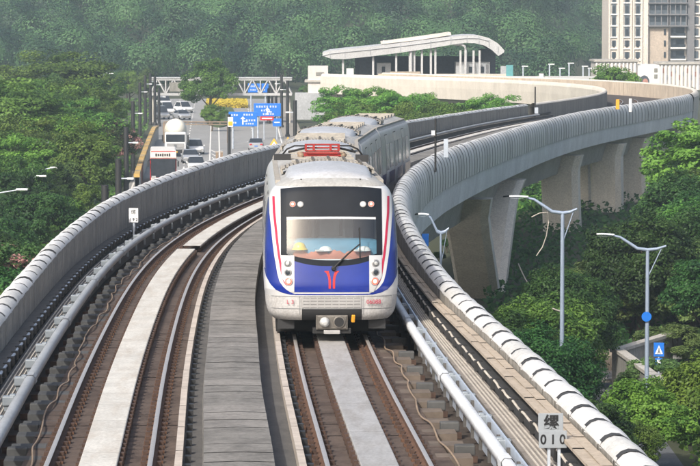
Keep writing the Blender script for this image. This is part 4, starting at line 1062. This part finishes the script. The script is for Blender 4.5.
# crossing sign on the right
Y = 140.; x = gx(660.5, Y); t = thing('crossing_sign', 'blue pedestrian crossing sign with white triangle', 'sign', (x, Y, GND)); hz_ = gz(350.5, Y) - GND
m = MB(); m.tube([(0, .06, 0), (0, .06, hz_ + .3)], .045, 'galv'); m.build('post', t)
m = MB(); m.box((0, 0, hz_), (.46, .03, .62), 'sign_blue', -.12); m.box((.0, 0, hz_ - .56), (.34, .03, .34), 'sign_blue', -.12); m.box((0, -.02, hz_ - .56), (.17, .012, .2), 'sign_white', -.12); m.build('panel', t)
m = MB(); m.prism([(-.18, hz_ - .2), (.18, hz_ - .2), (0, hz_ + .2)], -.036, -.026, 'sign_white'); m.tube([(0, -.045, hz_ + .02), (0, -.045, hz_ - .08)], .022, 'sign_black', 6); m.tube([(0, -.045, hz_ - .07), (-.06, -.045, hz_ - .17)], .016, 'sign_black', 6); m.tube([(0, -.045, hz_ - .07), (.06, -.045, hz_ - .17)], .016, 'sign_black', 6); m.lathe((0, -.045, hz_ + .07), [(.022, -.01), (.022, .0)], 'sign_black', 8, 'y'); m.build('symbol', t)
# garden wall with globe lamps, brick wall, shelter
m = MB(); wpts = [(gx(619, 137), 137.), (gx(652, 128), 128.), (gx(668, 124), 124.)]
for (xa, ya), (xb, yb) in zip(wpts[:-1], wpts[1:]):
    L = math.hypot(xb - xa, yb - ya); m.box(((xa + xb) / 2, (ya + yb) / 2, GND + .8), (L, .25, 1.7), 'wall_grey', math.atan2(yb - ya, xb - xa)); m.box(((xa + xb) / 2, (ya + yb) / 2, GND + 1.72), (L + .1, .42, .14), 'barrier', math.atan2(yb - ya, xb - xa))
tag(m.build('garden_wall'), 'stained grey garden wall with pale coping along the side street', 'wall')
xa, ya, xb, yb = wpts[0][0] - .1, 137.3, gx(690, 147), 147.
L = math.hypot(xb - xa, yb - ya); m = MB(); m.box(((xa + xb) / 2, (ya + yb) / 2, GND + .75), (L, .25, 1.6), 'wall_grey', math.atan2(yb - ya, xb - xa)); m.box(((xa + xb) / 2, (ya + yb) / 2, GND + 1.62), (L + .1, .45, .14), 'barrier', math.atan2(yb - ya, xb - xa)); tag(m.build('garden_wall'), 'pale coped wall running back behind the clipped hedge', 'wall')
for px, py, Y, lab in ((635.5, 365, 139.5, 'globe lamp on the wall left of the lamp pole'), (668.5, 363.6, 142, 'globe lamp right of the crossing sign'), (640, 389, 131, 'globe lamp on the near garden wall'), (681, 421, 121, 'globe lamp in front of the blue roof')):
    x, z = gx(px, Y), gz(py, Y); t = thing('globe_lamp', lab, 'lamp', (x, Y, GND), 0, 'cream globe lamps on the garden wall')
    m = MB(); m.lathe((0, 0, z - GND), [(.17 * math.sin(a), -.17 * math.cos(a)) for a in lin(.15, 3.0, 9)], 'cable_pale', 14); m.build('globe', t); m = MB(); m.tube([(0, 0, 0), (0, 0, z - GND - .15)], .04, 'dark_metal'); m.build('stem', t)
Y = 143.5; x = gx(677, Y); t = thing('camera_post', 'white security camera on a slim post behind the wall', 'camera', (x, Y, GND)); z = gz(359, Y) - GND
m = MB(); m.tube([(0, 0, 0), (0, 0, z)], .035, 'galv'); m.build('post', t); m = MB(); m.box((.1, -.05, z + .05), (.42, .16, .15), 'white_paint'); m.box((-.14, -.05, z + .03), (.05, .1, .1), 'black'); m.build('camera_head', t)
m = MB(); Y = 142.8; xa, xb = gx(570, Y), gx(621, Y)
m.box(((xa + xb) / 2, Y, GND + .62), (xb - xa, .2, .72), 'walk_beige'); m.box(((xa + xb) / 2, Y, GND + 1.02), (xb - xa, .3, .08), 'wall_grey')
for k in range(8): m.box((xa + .15 + k * (xb - xa - .3) / 7, Y - .05, GND + .6), (.14, .24, 1.0), 'walk_beige')
tag(m.build('brick_wall'), 'low tan wall with pillars beyond the side street', 'wall')
Y = 121.5; x = gx(700, Y); t = thing('shelter', 'small white shelter under a bright blue roof in the right corner', 'shelter', (x, Y, GND)); h = gz(424, Y) - GND
m = MB(); m.box((.15, .3, h), (1.7, 2.0, .10), 'blue_roof'); 
for k in range(8): m.box((-.62 + k * .22, .3, h + .065), (.03, 2.0, .03), 'blue_roof')
m.build('roof', t); m = MB(); m.box((0.1, .4, h / 2 - .03), (1.5, 1.5, h - .1), 'white_wall'); m.build('wall', t); m = MB(); m.box((-.1, -.36, h * .55), (.5, .02, .45), 'glass_dark'); m.build('window', t)
# left road: curved barrier with yellow top, gantry bar, footbridge
m = MB(); bp = [(gx(136, 282), 282.), (gx(141, 312), 312.), (gx(146.5, 345), 345.), (gx(150.5, 372), 372.), (gx(153.5, 392), 392.), (gx(156.5, 398), 398.)]
m.grid([[(x - .12, y, GND), (x - .12, y, GND + 1.5), (x + .25, y, GND + 1.5), (x + .25, y, GND)] for x, y in bp], 'barrier', False)
m.grid([[(x - .2, y, GND + 1.5), (x - .2, y, GND + 1.8), (x + .3, y, GND + 1.8), (x + .3, y, GND + 1.5)] for x, y in bp], 'barrier_yellow', False)
for (xa, ya), (xb, yb) in zip(bp[:-1], bp[1:]):
    for k in range(6): u = k / 6; m.box((xa + (xb - xa) * u + .06, ya + (yb - ya) * u, GND + 1.65), (.54, .8, .32), 'wall_grey' if k % 2 else 'barrier_yellow')
tag(m.build('road_barrier'), 'concrete road barrier with yellow and dark topped edge', 'barrier')
Y = 388.; t = thing('gantry', 'low brown gantry bar crossing the road behind the mixer truck', 'gantry', (gx(196, Y), Y, GND)); hw = (gx(228, Y) - gx(164, Y)) / 2; z = gz(122.5, Y) - GND
m = MB(); m.box((0, 0, z + .12), (hw * 2, .25, .14), 'cable_tan'); m.box((0, 0, z - .2), (hw * 2, .2, .1), 'cable_tan')
for k in range(9): m.box((-hw + k * hw / 4, 0, z - .04), (.1, .15, .3), 'cable_tan')
m.build('beam', t); m = MB(); m.box((-hw, 0, z / 2), (.25, .25, z), 'cable_tan'); m.build('post', t); m = MB(); m.box((hw, 0, z / 2), (.25, .25, z), 'cable_tan'); m.build('post', t)
for k, px in enumerate((217, 221.5)):
    Y = 330.; m = MB(); m.box((gx(px, Y), Y, GND + .75), (.28, .28, 1.5), 'cable_tan'); m.box((gx(px, Y), Y, GND + 1.56), (.36, .36, .12), 'duct'); tag(m.build('bollard'), ['left tan post on the road divide', 'right tan post on the road divide'][k], 'post')
Y = 452.; t = thing('footbridge', 'white steel truss footbridge crossing the far road', 'bridge', (gx(215, Y), Y, GND)); xa, xb = gx(150, Y) - gx(215, Y), gx(292, Y) - gx(215, Y); zt, zb = gz(79, Y) - GND, gz(94, Y) - GND
m = MB()
for y in (0, 3):
    m.box(((xa + xb) / 2, y, zt), (xb - xa, .3, .3), 'canopy'); m.box(((xa + xb) / 2, y, zb), (xb - xa, .3, .36), 'canopy'); n = 9; d = (xb - xa) / n
    for k in range(n):
        x0 = xa + k * d; m.tube([(x0, y, zb), (x0 + d / 2, y, zt)], .12, 'canopy', 6); m.tube([(x0 + d / 2, y, zt), (x0 + d, y, zb)], .12, 'canopy', 6); m.box((x0, y, (zt + zb) / 2), (.16, .16, zt - zb), 'canopy')
m.build('truss', t); m = MB(); m.box(((xa + xb) / 2, 1.5, zb - .1), (xb - xa, 2.7, .2), 'barrier'); m.box(((xa + xb) / 2, 1.5, zt + .2), (xb - xa, 3.6, .12), 'canopy'); m.build('deck', t)
for x in (xa + .5, xb - .5): m = MB(); m.box((x, 1.5, zb / 2), (.5, 1.0, zb), 'barrier'); m.build('pier', t)
m = MB(); m.box((gx(178, Y) - gx(215, Y), -.2, (zt + zb) / 2), (2.4, .1, 1.3), 'wall_grey'); m.build('panel', t)

# ------------------------------------------------------------------ vehicles
def wheel(parent, x, y, r, w):
    m = MB(); m.lathe((0, 0, 0), [(r * .62, -w / 2), (r * .95, -w / 2), (r, -w / 3), (r, w / 3), (r * .95, w / 2), (r * .62, w / 2)], 'tyre', 18, 'x'); o = m.build('wheel', parent, (x, y, r)); m = MB(); m.lathe((0, 0, 0), [(r * .6, -w * .5 - .01), (r * .6, w * .5 + .01)], 'rim', 12, 'x'); m.build('rim', o)
def car(px, Y, paint, label, rz=0, tall=0, name='car', cat='car', sc=1.0):
    t = thing(name, label, cat, (gx(px, Y), Y, GND + .004), rz); t.scale = (sc,) * 3
    m = MB(); sec = [(0, .70, .42, .62), (.08, .82, .28, .72), (.9, .89, .24, .90), (1.5, .90, .22, .96), (3.6, .90, .22, 1.0), (4.25, .86, .26, .98), (4.42, .76, .40, .86)]
    rows = []
    for y, w_, zb, zt in sec: rows.append([(-w_ * .9, y, zb), (-w_, y, zb + .12), (-w_, y, zt - .16), (-w_ * .88, y, zt), (w_ * .88, y, zt), (w_, y, zt - .16), (w_, y, zb + .12), (w_ * .9, y, zb)])
    m.grid(rows, paint, True, True); m.add(rows[0], [tuple(range(8))], paint); m.add(rows[-1], [tuple(range(8))], paint); b = m.build('body', t, bevel=.02)
    zr = 1.46 + tall; m = MB(); cab = [(1.15, .80, .93), (1.85, .66, zr - .03), (3.1 + tall, .66, zr), (3.95 + tall * .6, .78, .96)]
    m.grid([[(-w_, y, z), (w_, y, z)] for y, w_, z in cab[1:3]], paint, False)
    for sg in (-1, 1): m.add([(sg * .82, 1.2, .93), (sg * .66, 1.85, zr - .03), (sg * .66, 3.1 + tall, zr), (sg * .82, 3.92 + tall * .5, .96)], [(0, 1, 2, 3)], paint)
    m.build('roof', t)
    m = MB(); m.add([(-.80, 1.15, .93), (.80, 1.15, .93), (.66, 1.85, zr - .03), (-.66, 1.85, zr - .03)], [(0, 1, 2, 3)], 'tr_window'); m.build('windscreen', t)
    m = MB(); m.add([(-.66, 3.1 + tall, zr), (.66, 3.1 + tall, zr), (.80, 3.95 + tall * .5, .96), (-.80, 3.95 + tall * .5, .96)], [(0, 1, 2, 3)], 'tr_window'); m.build('rear_window', t)
    for sg in (-1, 1):
        m = MB(); m.add([(sg * .825, 1.42, .98), (sg * .695, 1.92, zr - .1), (sg * .695, 3.05 + tall, zr - .08), (sg * .825, 3.7 + tall * .5, 1.0)], [(0, 1, 2, 3)], 'tr_window'); m.build('side_window', t)
        m = MB(); m.box((sg * .58, .02, .62), (.34, .12, .15), 'lamp_white'); m.build('headlight', t); m = MB(); m.box((sg * .62, 4.40, .80), (.28, .08, .16), 'bus_red'); m.build('tail_light', t)
        m = MB(); m.box((sg * .97, 1.45, 1.0), (.16, .1, .12), paint); m.build('mirror', t)
        for y in (.85, 3.5): wheel(t, sg * .80, y, .32, .2)
    m = MB(); m.box((0, -.005, .42), (1.0, .06, .18), 'grille_dark'); m.box((0, -.03, .42), (.40, .03, .10), 'lamp_grey'); m.build('grille', t); m = MB(); m.box((0, 4.43, .6), (.40, .03, .10), 'sign_blue'); m.build('number_plate', t)
    return t
car(197, 357, 'car_white', 'white suv right of the mixer truck', .16, .22, cat='car')
car(191, 336, 'car_silver', 'silver car just behind the nearest white car', .10)
car(196.5, 318, 'car_white', 'nearest white car half hidden by the parapet', .08, .1)
car(254.6, 366, 'car_silver', 'lone silver car driving away beneath the blue signs', PI + .04); bpy.data.objects['car.003'].location.y += 4
car(189.5, 500, 'car_white', 'far white car beyond the gantry bar', .5, .3)
car(186, 468, 'car_silver', 'silver car behind the gantry bar', .35)
car(164.5, 470, 'car_grey', 'grey van left of the other far cars', .3, .35, 'van', 'van', 1.1)
car(170, 488, 'car_white', 'pale van behind the grey one', .3, .4, 'van', 'van', 1.1)
car(167, 530, 'car_white', 'farthest white van on the road', .3, .4, 'van', 'van', 1.1)
# bus
Y = 296.; t = thing('bus', 'red bus with cream destination panel by the yellow topped barrier', 'bus', (gx(163, Y), Y, GND), .06)
m = MB(); m.box((0, 5.4, 1.55), (2.5, 10.8, 2.5), 'bus_red'); m.box((0, 5.4, 2.98), (2.46, 10.8, .36), 'bus_white'); m.build('body', t, bevel=.12)
m = MB(); m.box((0, -.03, 1.62), (2.34, .08, 1.8), 'tr_window'); m.build('windscreen', t, bevel=.06)
m = MB(); m.box((0, -.05, 2.86), (2.46, .12, .74), 'bus_white'); m.box((0, -.115, 3.17), (2.3, .02, .07), 'bus_red'); m.box((0, -.115, 2.55), (2.4, .02, .06), 'bus_red'); dp = m.build('destination_panel', t)
m = MB()
for k in range(7): m.box((-.66 + k * .21, -.125, 2.84), (.15, .02, .22 if k % 3 else .28), 'dark_metal')
m.build('lettering', dp)
m = MB(); m.box((0, -.04, .48), (2.3, .1, .4), 'bus_white'); m.build('bumper', t)
for sg in (-1, 1):
    m = MB(); m.box((sg * .9, -.1, .75), (.4, .06, .2), 'lamp_white'); m.build('headlight', t); m = MB(); m.box((sg * 1.42, -.2, 2.0), (.16, .14, .5), 'dark_metal'); m.tube([(sg * 1.2, 0, 2.4), (sg * 1.42, -.2, 2.3)], .03, 'dark_metal'); m.build('mirror', t)
    m = MB(); m.box((sg * 1.26, 5.4, 2.0), (.02, 10, .9), 'tr_window'); m.build('side_window', t)
    for y in (2.2, 8.2): wheel(t, sg * 1.12, y, .48, .28)
# concrete mixer
Y = 352.; t = thing('mixer_truck', 'white concrete mixer truck with round cream drum coming down the road', 'truck', (gx(175.3, Y), Y, GND), .05)
m = MB(); m.box((0, 1.0, 1.75), (2.4, 1.9, 2.0), 'car_white'); m.build('cab', t, bevel=.15); m = MB(); m.box((0, .03, 2.1), (2.1, .08, .85), 'tr_window'); m.build('windscreen', t, bevel=.04)
m = MB(); m.box((0, .0, 1.25), (1.9, .08, .5), 'grille'); m.box((0, -.04, 1.25), (.3, .05, .3), 'lamp_grey'); m.build('grille', t); m = MB(); m.box((0, .02, .6), (2.45, .3, .45), 'dark_metal'); m.box((0, -.15, .55), (.5, .03, .14), 'sign_yellow'); m.build('bumper', t)
for sg in (-1, 1):
    m = MB(); m.box((sg * .95, -.14, .68), (.35, .06, .18), 'lamp_white'); m.build('headlight', t); m = MB(); m.box((sg * 1.42, .1, 2.1), (.2, .2, .7), 'dark_metal'); m.build('mirror', t)
    for y in (1.0, 5.6, 6.9): wheel(t, sg * 1.1, y, .5, .3)
m = MB(); m.box((0, 4.5, .9), (1.1, 7.6, .3), 'dark_metal'); m.build('chassis', t)
m = MB(); M_ = Euler((math.radians(-12), 0, 0)).to_matrix(); m.lathe((0, 4.9, 2.72), [(.3, -2.6), (.75, -2.5), (1.1, -1.9), (1.27, -.9), (1.28, .3), (1.05, 1.5), (.7, 2.5), (.55, 2.8)], 'drum', 24, 'y', M_); m.build('drum', t)
m = MB(); m.prism([(-.5, 2.9), (.5, 2.9), (.35, 3.9), (-.35, 3.9)], 7.6, 8.3, 'drum'); m.build('hopper', t)

# ------------------------------------------------------------------ buildings
# tower
Y = 690.; k_ = Y / F; t = thing('apartment_tower', 'beige apartment tower with dark balconies at upper right', 'building', (gx(608, Y), Y, -14)); B0 = -14
def bx(px): return (px - 608) * k_
fh = 11.4 * k_; zb = gz(62, Y) - B0; top = 72 - 14
m = MB(); m.box(((bx(608) + bx(648)) / 2, 9, top / 2), (bx(648) - bx(608), 18, top), 'tower'); m.box(((bx(648) + bx(668)) / 2, 9.5, top / 2), (bx(668) - bx(648), 17.6, top), 'tower_beige'); m.box(((bx(668) + bx(688)) / 2, 10.6, top / 2), (bx(688) - bx(668), 16.4, top), 'tower'); m.box(((bx(687) + bx(694)) / 2, 9.7, top / 2), (bx(694) - bx(687) , 18.2, top), 'tower_grey'); m.box(((bx(694) + bx(745)) / 2, 10.2, top / 2), (bx(745) - bx(694), 17, top), 'tower')
for px in (609, 617.5, 622, 630.5, 633, 641, 646.5): m.box((bx(px), -.12, (top + 2.4) / 2 + 2), (1.6 * k_, .5, top - 4), 'tower')
m.build('wall', t)
lev = [gz(y, Y) - B0 for y in (54.5, 43.1, 31.7, 20.3, 8.9, -2.5, -13.9, -25.3)]
for i, z in enumerate(lev):
    for x0, x1 in ((611.3, 615.5), (624, 629), (635, 639.5)):
        w_ = MB(); cx = (bx(x0) + bx(x1)) / 2; tall = i > 1
        w_.box((cx, -.03, z), (bx(x1) - bx(x0), .12, fh * (.98 if tall else .5)), 'glass_mid'); w_.box((cx, -.05, z - fh * .05), ((bx(x1) - bx(x0)) * .55, .12, fh * .6), 'glass_dark'); o = w_.build('window', t)
        f_ = MB(); f_.box((cx, -.12, z - fh * .47), (bx(x1) - bx(x0) + .9, .35, .28), 'white_paint'); f_.build('sill', o)
    w_ = MB(); w_.box((bx(664.5), .62, z), (1.9 * k_, .2, fh * .5), 'glass_dark'); w_.build('window', t)
    if i < 3:
        w_ = MB(); w_.box((bx(678), 2.3, z), (13.5 * k_, .2, fh * .75), 'glass_dark'); w_.box((bx(675), 2.16, z), (2.5 * k_, .2, fh * .6), 'glass_mid'); w_.build('window', t)
        f_ = MB(); f_.box((bx(678), 1.5, z - fh * .42), (15.5 * k_, 2.2, .35), 'white_paint'); f_.box((bx(678), .5, z - fh * .24), (14.5 * k_, .08, fh * .28), 'glass_dark'); f_.build('balcony', t)
    else:
        for x0, x1 in ((648.5, 667), (669.5, 685.5)):
            w_ = MB(); w_.box(((bx(x0) + bx(x1)) / 2, .5, z), (bx(x1) - bx(x0), .5, fh * .92), 'glass_dark'); w_.box(((bx(x0) + bx(x1)) / 2, .2, z - fh * .3), (bx(x1) - bx(x0), .1, fh * .36), 'glass_mid'); o = w_.build('window', t)
            f_ = MB()
            for u in (0, .33, .66, 1): f_.box((bx(x0) + (bx(x1) - bx(x0)) * u, .1, z), (.22, .15, fh * .92), 'tower_grey')
            f_.box(((bx(x0) + bx(x1)) / 2, .1, z + fh * .44), (bx(x1) - bx(x0), .13, .2), 'tower_grey'); f_.build('frame', o); f_ = MB(); f_.box(((bx(x0) + bx(x1)) / 2, .1, z - fh * .48), (bx(x1) - bx(x0) + .6, 1.0, .26), 'tower_grey'); f_.build('balcony', t)
    for x0, x1 in ((694.5, 698.5), (702, 708), (714, 720), (728, 734)):
        w_ = MB(); w_.box(((bx(x0) + bx(x1)) / 2, 1.62, z), (bx(x1) - bx(x0), .2, fh * .6), 'glass_mid'); o = w_.build('window', t); f_ = MB(); f_.box(((bx(x0) + bx(x1)) / 2, 1.5, z - fh * .4), (bx(x1) - bx(x0) + .5, .5, .25), 'white_paint'); f_.build('sill', o)
# podium
Y = 640.; k_ = Y / F
def pod(x0, x1, y0, label, nr):
    t = thing('podium', label, 'building', (gx((x0 + x1) / 2, Y), Y, -16)); w_ = (x1 - x0) * k_; h = gz(y0, Y) + 16
    m = MB(); m.box((0, 6, h / 2), (w_, 12, h), 'white_wall'); m.box((0, 5.8, h + .2), (w_ + .6, 12.6, .4), 'barrier'); m.build('wall', t)
    m = MB()
    for k in range(nr): x = -w_ / 2 + w_ * (k + .5) / nr; m.box((x - w_ / nr * .18, -.25, h / 2), (w_ / nr * .42, .5, h - .4), 'white_paint')
    m.build('rib', t)
    m = MB()
    for k in range(nr): x = -w_ / 2 + w_ * (k + .5) / nr; m.box((x + w_ / nr * .22, -.04, h - 1.3 - (k * 5 % 3) * .7), (w_ / nr * .34, .1, 1.0), 'podium_red' if k % 2 == 0 else 'station_grey')
    m.build('window_panel', t)
pod(595, 637, 61.5, 'white ribbed podium block left of the arched facade', 11); pod(660, 720, 64, 'white ribbed podium block right of the arched facade', 15)
t = thing('arched_facade', 'plain white facade with dark pointed arch between the podiums', 'building', (gx(648.5, Y), Y, -16)); w_ = 22.6 * k_; h = gz(64.5, Y) + 16
m = MB(); m.box((0, 5, h / 2), (w_, 9.5, h), 'white_paint'); m.build('wall', t); az_ = gz(86, Y) + 16
def arch(m, cx, hw, z0, z1, y0, y1, mat): m.prism([(cx - hw, z0), (cx + hw, z0)] + [(cx + hw * math.cos(a), z1 - hw * .9 + hw * 1.2 * math.sin(a)) for a in lin(0, PI, 10)], y0, y1, mat)
m = MB(); arch(m, -.9, 1.0, az_ - 4, gz(76.5, Y) + 16, .1, .24, 'station_dark'); m.build('door', t); m = MB(); arch(m, -.7, .55, az_ - 4, gz(79, Y) + 16, .05, .09, 'podium_red'); m.build('door_panel', t)
for z in (gz(70, Y) + 16, gz(76, Y) + 16): m = MB(); m.box((1.45, .2, z), (.7, .12, .8), 'wall_grey'); m.build('window', t)
# small block by the station
Y = 470.; t = thing('small_building', 'small pale flat roofed block left of the station', 'building', (gx(318, Y), Y, GND)); h = gz(66, Y) - GND
m = MB(); m.box((0, 3, h / 2), (3.0, 6, h), 'white_wall'); m.box((-.2, 3, h * .72), (3.6, 6.6, .3), 'barrier'); m.box((-1.2, 1, h * .25), (4.5, 3.5, h * .5), 'station_grey'); m.build('wall', t); m = MB(); m.box((.3, -.02, h * .86), (1.2, .1, .5), 'wall_grey'); m.build('window', t)
# station
Y = 432.; k_ = Y / F; t = thing('station', 'elevated station under a long curved white canopy', 'station', (gx(413, Y), Y, 0))
def X_(px): return (px - 413) * k_
def Z_(py): return gz(py, Y)
top_ = [(322.5, 52.5), (330, 50.3), (345, 48.6), (370, 46.2), (400, 42.8), (430, 39.0), (450, 36.2), (466, 34.8), (478, 35.0), (488, 37.6), (497, 43.0), (503.5, 50)]
bot_ = [(503.0, 52), (497.5, 55.5), (491, 49.5), (484, 45.2), (474, 42.8), (464, 42.6), (450, 44.5), (430, 47.8), (400, 52.2), (370, 56.0), (345, 58.6), (332, 58.5), (323, 55.5)]
pr = [(X_(a), Z_(b)) for a, b in top_ + bot_]
m = MB(); m.prism(pr, -2, 16, 'canopy'); m.build('canopy', t)
m = MB()
for k in range(1, len(top_) - 1): m.box((X_(top_[k][0]), -2.05, Z_((top_[k][1] + np.interp(top_[k][0], [q[0] for q in bot_[::-1]], [q[1] for q in bot_[::-1]])) / 2)), (.12, .06, .9), 'station_grey')
m.tube([(X_(a), -2.06, Z_(b + 3)) for a, b in top_[:-2]], .06, 'station_grey', 6); m.build('canopy_trim', t)
m = MB(); pr = [(X_(a), Z_(b)) for a, b in ((381, 41.8), (420, 36.6), (451, 32.2), (451.5, 35), (420, 39.8), (381.5, 44.2))]; m.prism(pr, 2, 12, 'pale_wall'); m.build('upper_roof', t)
m = MB()
for px, yy_ in ((384, 44), (404, 42), (425, 40), (445, 37.5)): m.box((X_(px), 3, Z_(yy_)), (.3, .3, 1.0), 'canopy')
m.build('roof_post', t)
zf = Z_(80)
for px in (343, 373, 396, 409.5, 414, 421.6, 430.5, 435, 460, 473, 479): m = MB(); yb_ = float(np.interp(px, [q[0] for q in bot_[::-1]], [q[1] for q in bot_[::-1]])); zt_ = Z_(yb_ - 1.0 if px < 450 else 50); m.box((X_(px), -1.2, (zt_ + zf) / 2), (.28, .28, zt_ - zf), 'canopy'); m.build('column', t)
m = MB(); m.tube([(X_(465), -1.6, zf), (X_(465), -1.6, Z_(50)), (X_(464.3), -1.6, Z_(46)), (X_(461), -1.6, Z_(44.0)), (X_(452), -1.6, Z_(43.6))], .2, 'canopy', 8); m.build('column', t)
m = MB(); m.tube([(X_(411), -1.6, zf), (X_(411), -1.6, Z_(50)), (X_(412.5), -1.6, Z_(45)), (X_(417), -1.6, Z_(42))], .18, 'canopy', 8); m.build('column', t)
m = MB(); m.box((X_(473), 4, (Z_(62) + zf) / 2), (34 * k_, 6, Z_(62) - zf), 'station_grey'); m.box((X_(384), 4, (Z_(63) + zf) / 2), (14 * k_, 5, Z_(63) - zf), 'station_grey'); m.box((X_(490), 9, (Z_(50) + zf) / 2), (14 * k_, 8, Z_(50) - zf), 'station_dark'); m.box((X_(425), 15, (Z_(57.5) + zf) / 2), (140 * k_, .4, Z_(57.5) - zf), 'station_dark'); m.box((X_(367), 8, (Z_(58) + zf) / 2), (14 * k_, 5, Z_(58) - zf), 'station_dark'); m.build('platform_building', t)
for px, py in ((470.5, 69.5), (482.5, 69.5), (383.5, 69.5)): m = MB(); m.box((X_(px), .96 if px > 400 else 1.46, Z_(py)), (3.2 * k_, .1, 6 * k_), 'glass_dark'); m.build('window', t)
m = MB(); m.box((X_(413), 6, zf - .8), (185 * k_, 17, 1.6), 'pale_wall'); m.box((X_(470), -2.3, zf + .3), (70 * k_, .2, 1.3), 'pale_wall'); m.box((X_(350), -.5, zf + .9), (1.0, .6, 1.5), 'white_paint'); m.box((X_(405), -1.9, zf + .7), (30 * k_, .12, 1.1), 'walk_beige'); m.build('platform', t)
for px in (340, 395, 450, 497): m = MB(); m.box((X_(px), 6, (zf - 1.6 + GND) / 2), (1.6, 3, zf - 1.6 - GND), 'pier'); m.build('pier', t)
# guard rail and masts right of the station
Y = 500.; k_ = Y / F; t = thing('guard_rail', 'pale elevated guard rail with small masts right of the station', 'fence', (gx(550, Y), Y, GND)); z0 = gz(81, Y) - GND; z1 = gz(76, Y) - GND
m = MB(); m.box((0, 0, z1 - .2), (100 * k_, .3, .5), 'canopy'); m.box((0, 1.5, z0 - .3), (100 * k_, 3.5, .9), 'pale_wall'); m.build('rail', t)
m = MB()
for k in range(21): m.box(((-50 + 5 * k) * k_, 0, (z0 + z1) / 2), (.2, .2, z1 - z0), 'canopy')
m.build('baluster', t)['kind'] = 'stuff'
for px, hgt in ((549.5, 64), (560, 68), (569, 63), (523, 66), (583, 66), (589, 68)): m = MB(); zt_ = gz(hgt, Y) - GND; m.box(((px - 550) * k_, .6, (zt_ + z0) / 2), (.2, .2, zt_ - z0), 'galv'); m.box(((px - 550) * k_ + .3, .6, zt_), (1.0, .16, .16), 'lamp_head'); m.build('mast', t)
for px in (505, 530, 560, 590): m = MB(); m.box(((px - 550) * k_, 1.5, (z0 - .7) / 2), (1.1, 1.6, z0 - .7), 'pier'); m.build('pier', t)
m = MB(); m.box(((509.5 - 550) * k_, .4, gz(71, Y) - GND), (1.1, .6, 2.0), 'teal'); m.box(((504 - 550) * k_, .6, gz(70.5, Y) - GND), (1.1, .4, 1.5), 'station_grey'); m.build('cabinet', t)
for x, y, px in ((0, 0, 541),): m = MB(); m.box(((px - 550) * k_, -.3, gz(77, Y) - GND), (.7, .4, 1.2), 'white_paint'); m.build('cabinet', t)

# ------------------------------------------------------------------ haze, world, sun
m = MB(); m.box((0, 560, 23), (1500, 1400, 80), 'soil'); hz = kind(m.build('haze'), 'stuff')
hm, ht, hb = nt('haze'); ht.nodes.remove(hb); pv = ht.nodes.new('ShaderNodeVolumePrincipled'); pv.inputs['Color'].default_value = (.74, .90, 1, 1); pv.inputs['Density'].default_value = .00037; pv.inputs['Anisotropy'].default_value = .2
ht.links.new(pv.outputs[0], ht.nodes['Material Output'].inputs['Volume']); hz.data.materials.clear(); hz.data.materials.append(hm)
SUN = Vector((.58, 1.06, -1.0)).normalized()
el = math.asin(-SUN.z); az = math.atan2(-SUN.x, -SUN.y)
w = bpy.data.worlds.new('World'); SC.world = w; w.use_nodes = True; t = w.node_tree
sk = t.nodes.new('ShaderNodeTexSky'); sk.sky_type = 'NISHITA'; sk.sun_disc = False; sk.sun_elevation = el; sk.sun_rotation = az; sk.air_density = 1.0; sk.dust_density = 6.0; sk.ozone_density = 1.2
bg = t.nodes['Background']; bg.inputs['Strength'].default_value = .15; t.links.new(sk.outputs[0], bg.inputs[0])
sl = bpy.data.lights.new('sun', 'SUN'); sl.energy = 2.8; sl.angle = math.radians(.6); sl.color = (1, .95, .87); so = bpy.data.objects.new('sun', sl); COL.objects.link(so)
so.rotation_euler = SUN.to_track_quat('-Z', 'Y').to_euler(); so.location = (-40, -60, 80)
SC.view_settings.view_transform = 'Standard'; SC.view_settings.look = 'None'; SC.view_settings.gamma = 1; SC.view_settings.use_curve_mapping = False
SC.view_settings.exposure = .42
SC.cycles.max_bounces = 6; SC.cycles.diffuse_bounces = 2; SC.cycles.glossy_bounces = 3; SC.cycles.transparent_max_bounces = 8; SC.cycles.volume_bounces = 0
SC.cycles.use_denoising = True

for o in TEXTS:            # lettering becomes plain mesh
    me = bpy.data.meshes.new_from_object(o); me.name = o.name
    n = bpy.data.objects.new(o.name, me); COL.objects.link(n); n.parent = o.parent; n.location = o.location; n.rotation_euler = o.rotation_euler; n.scale = o.scale
    nm = o.name; bpy.data.objects.remove(o); n.name = nm
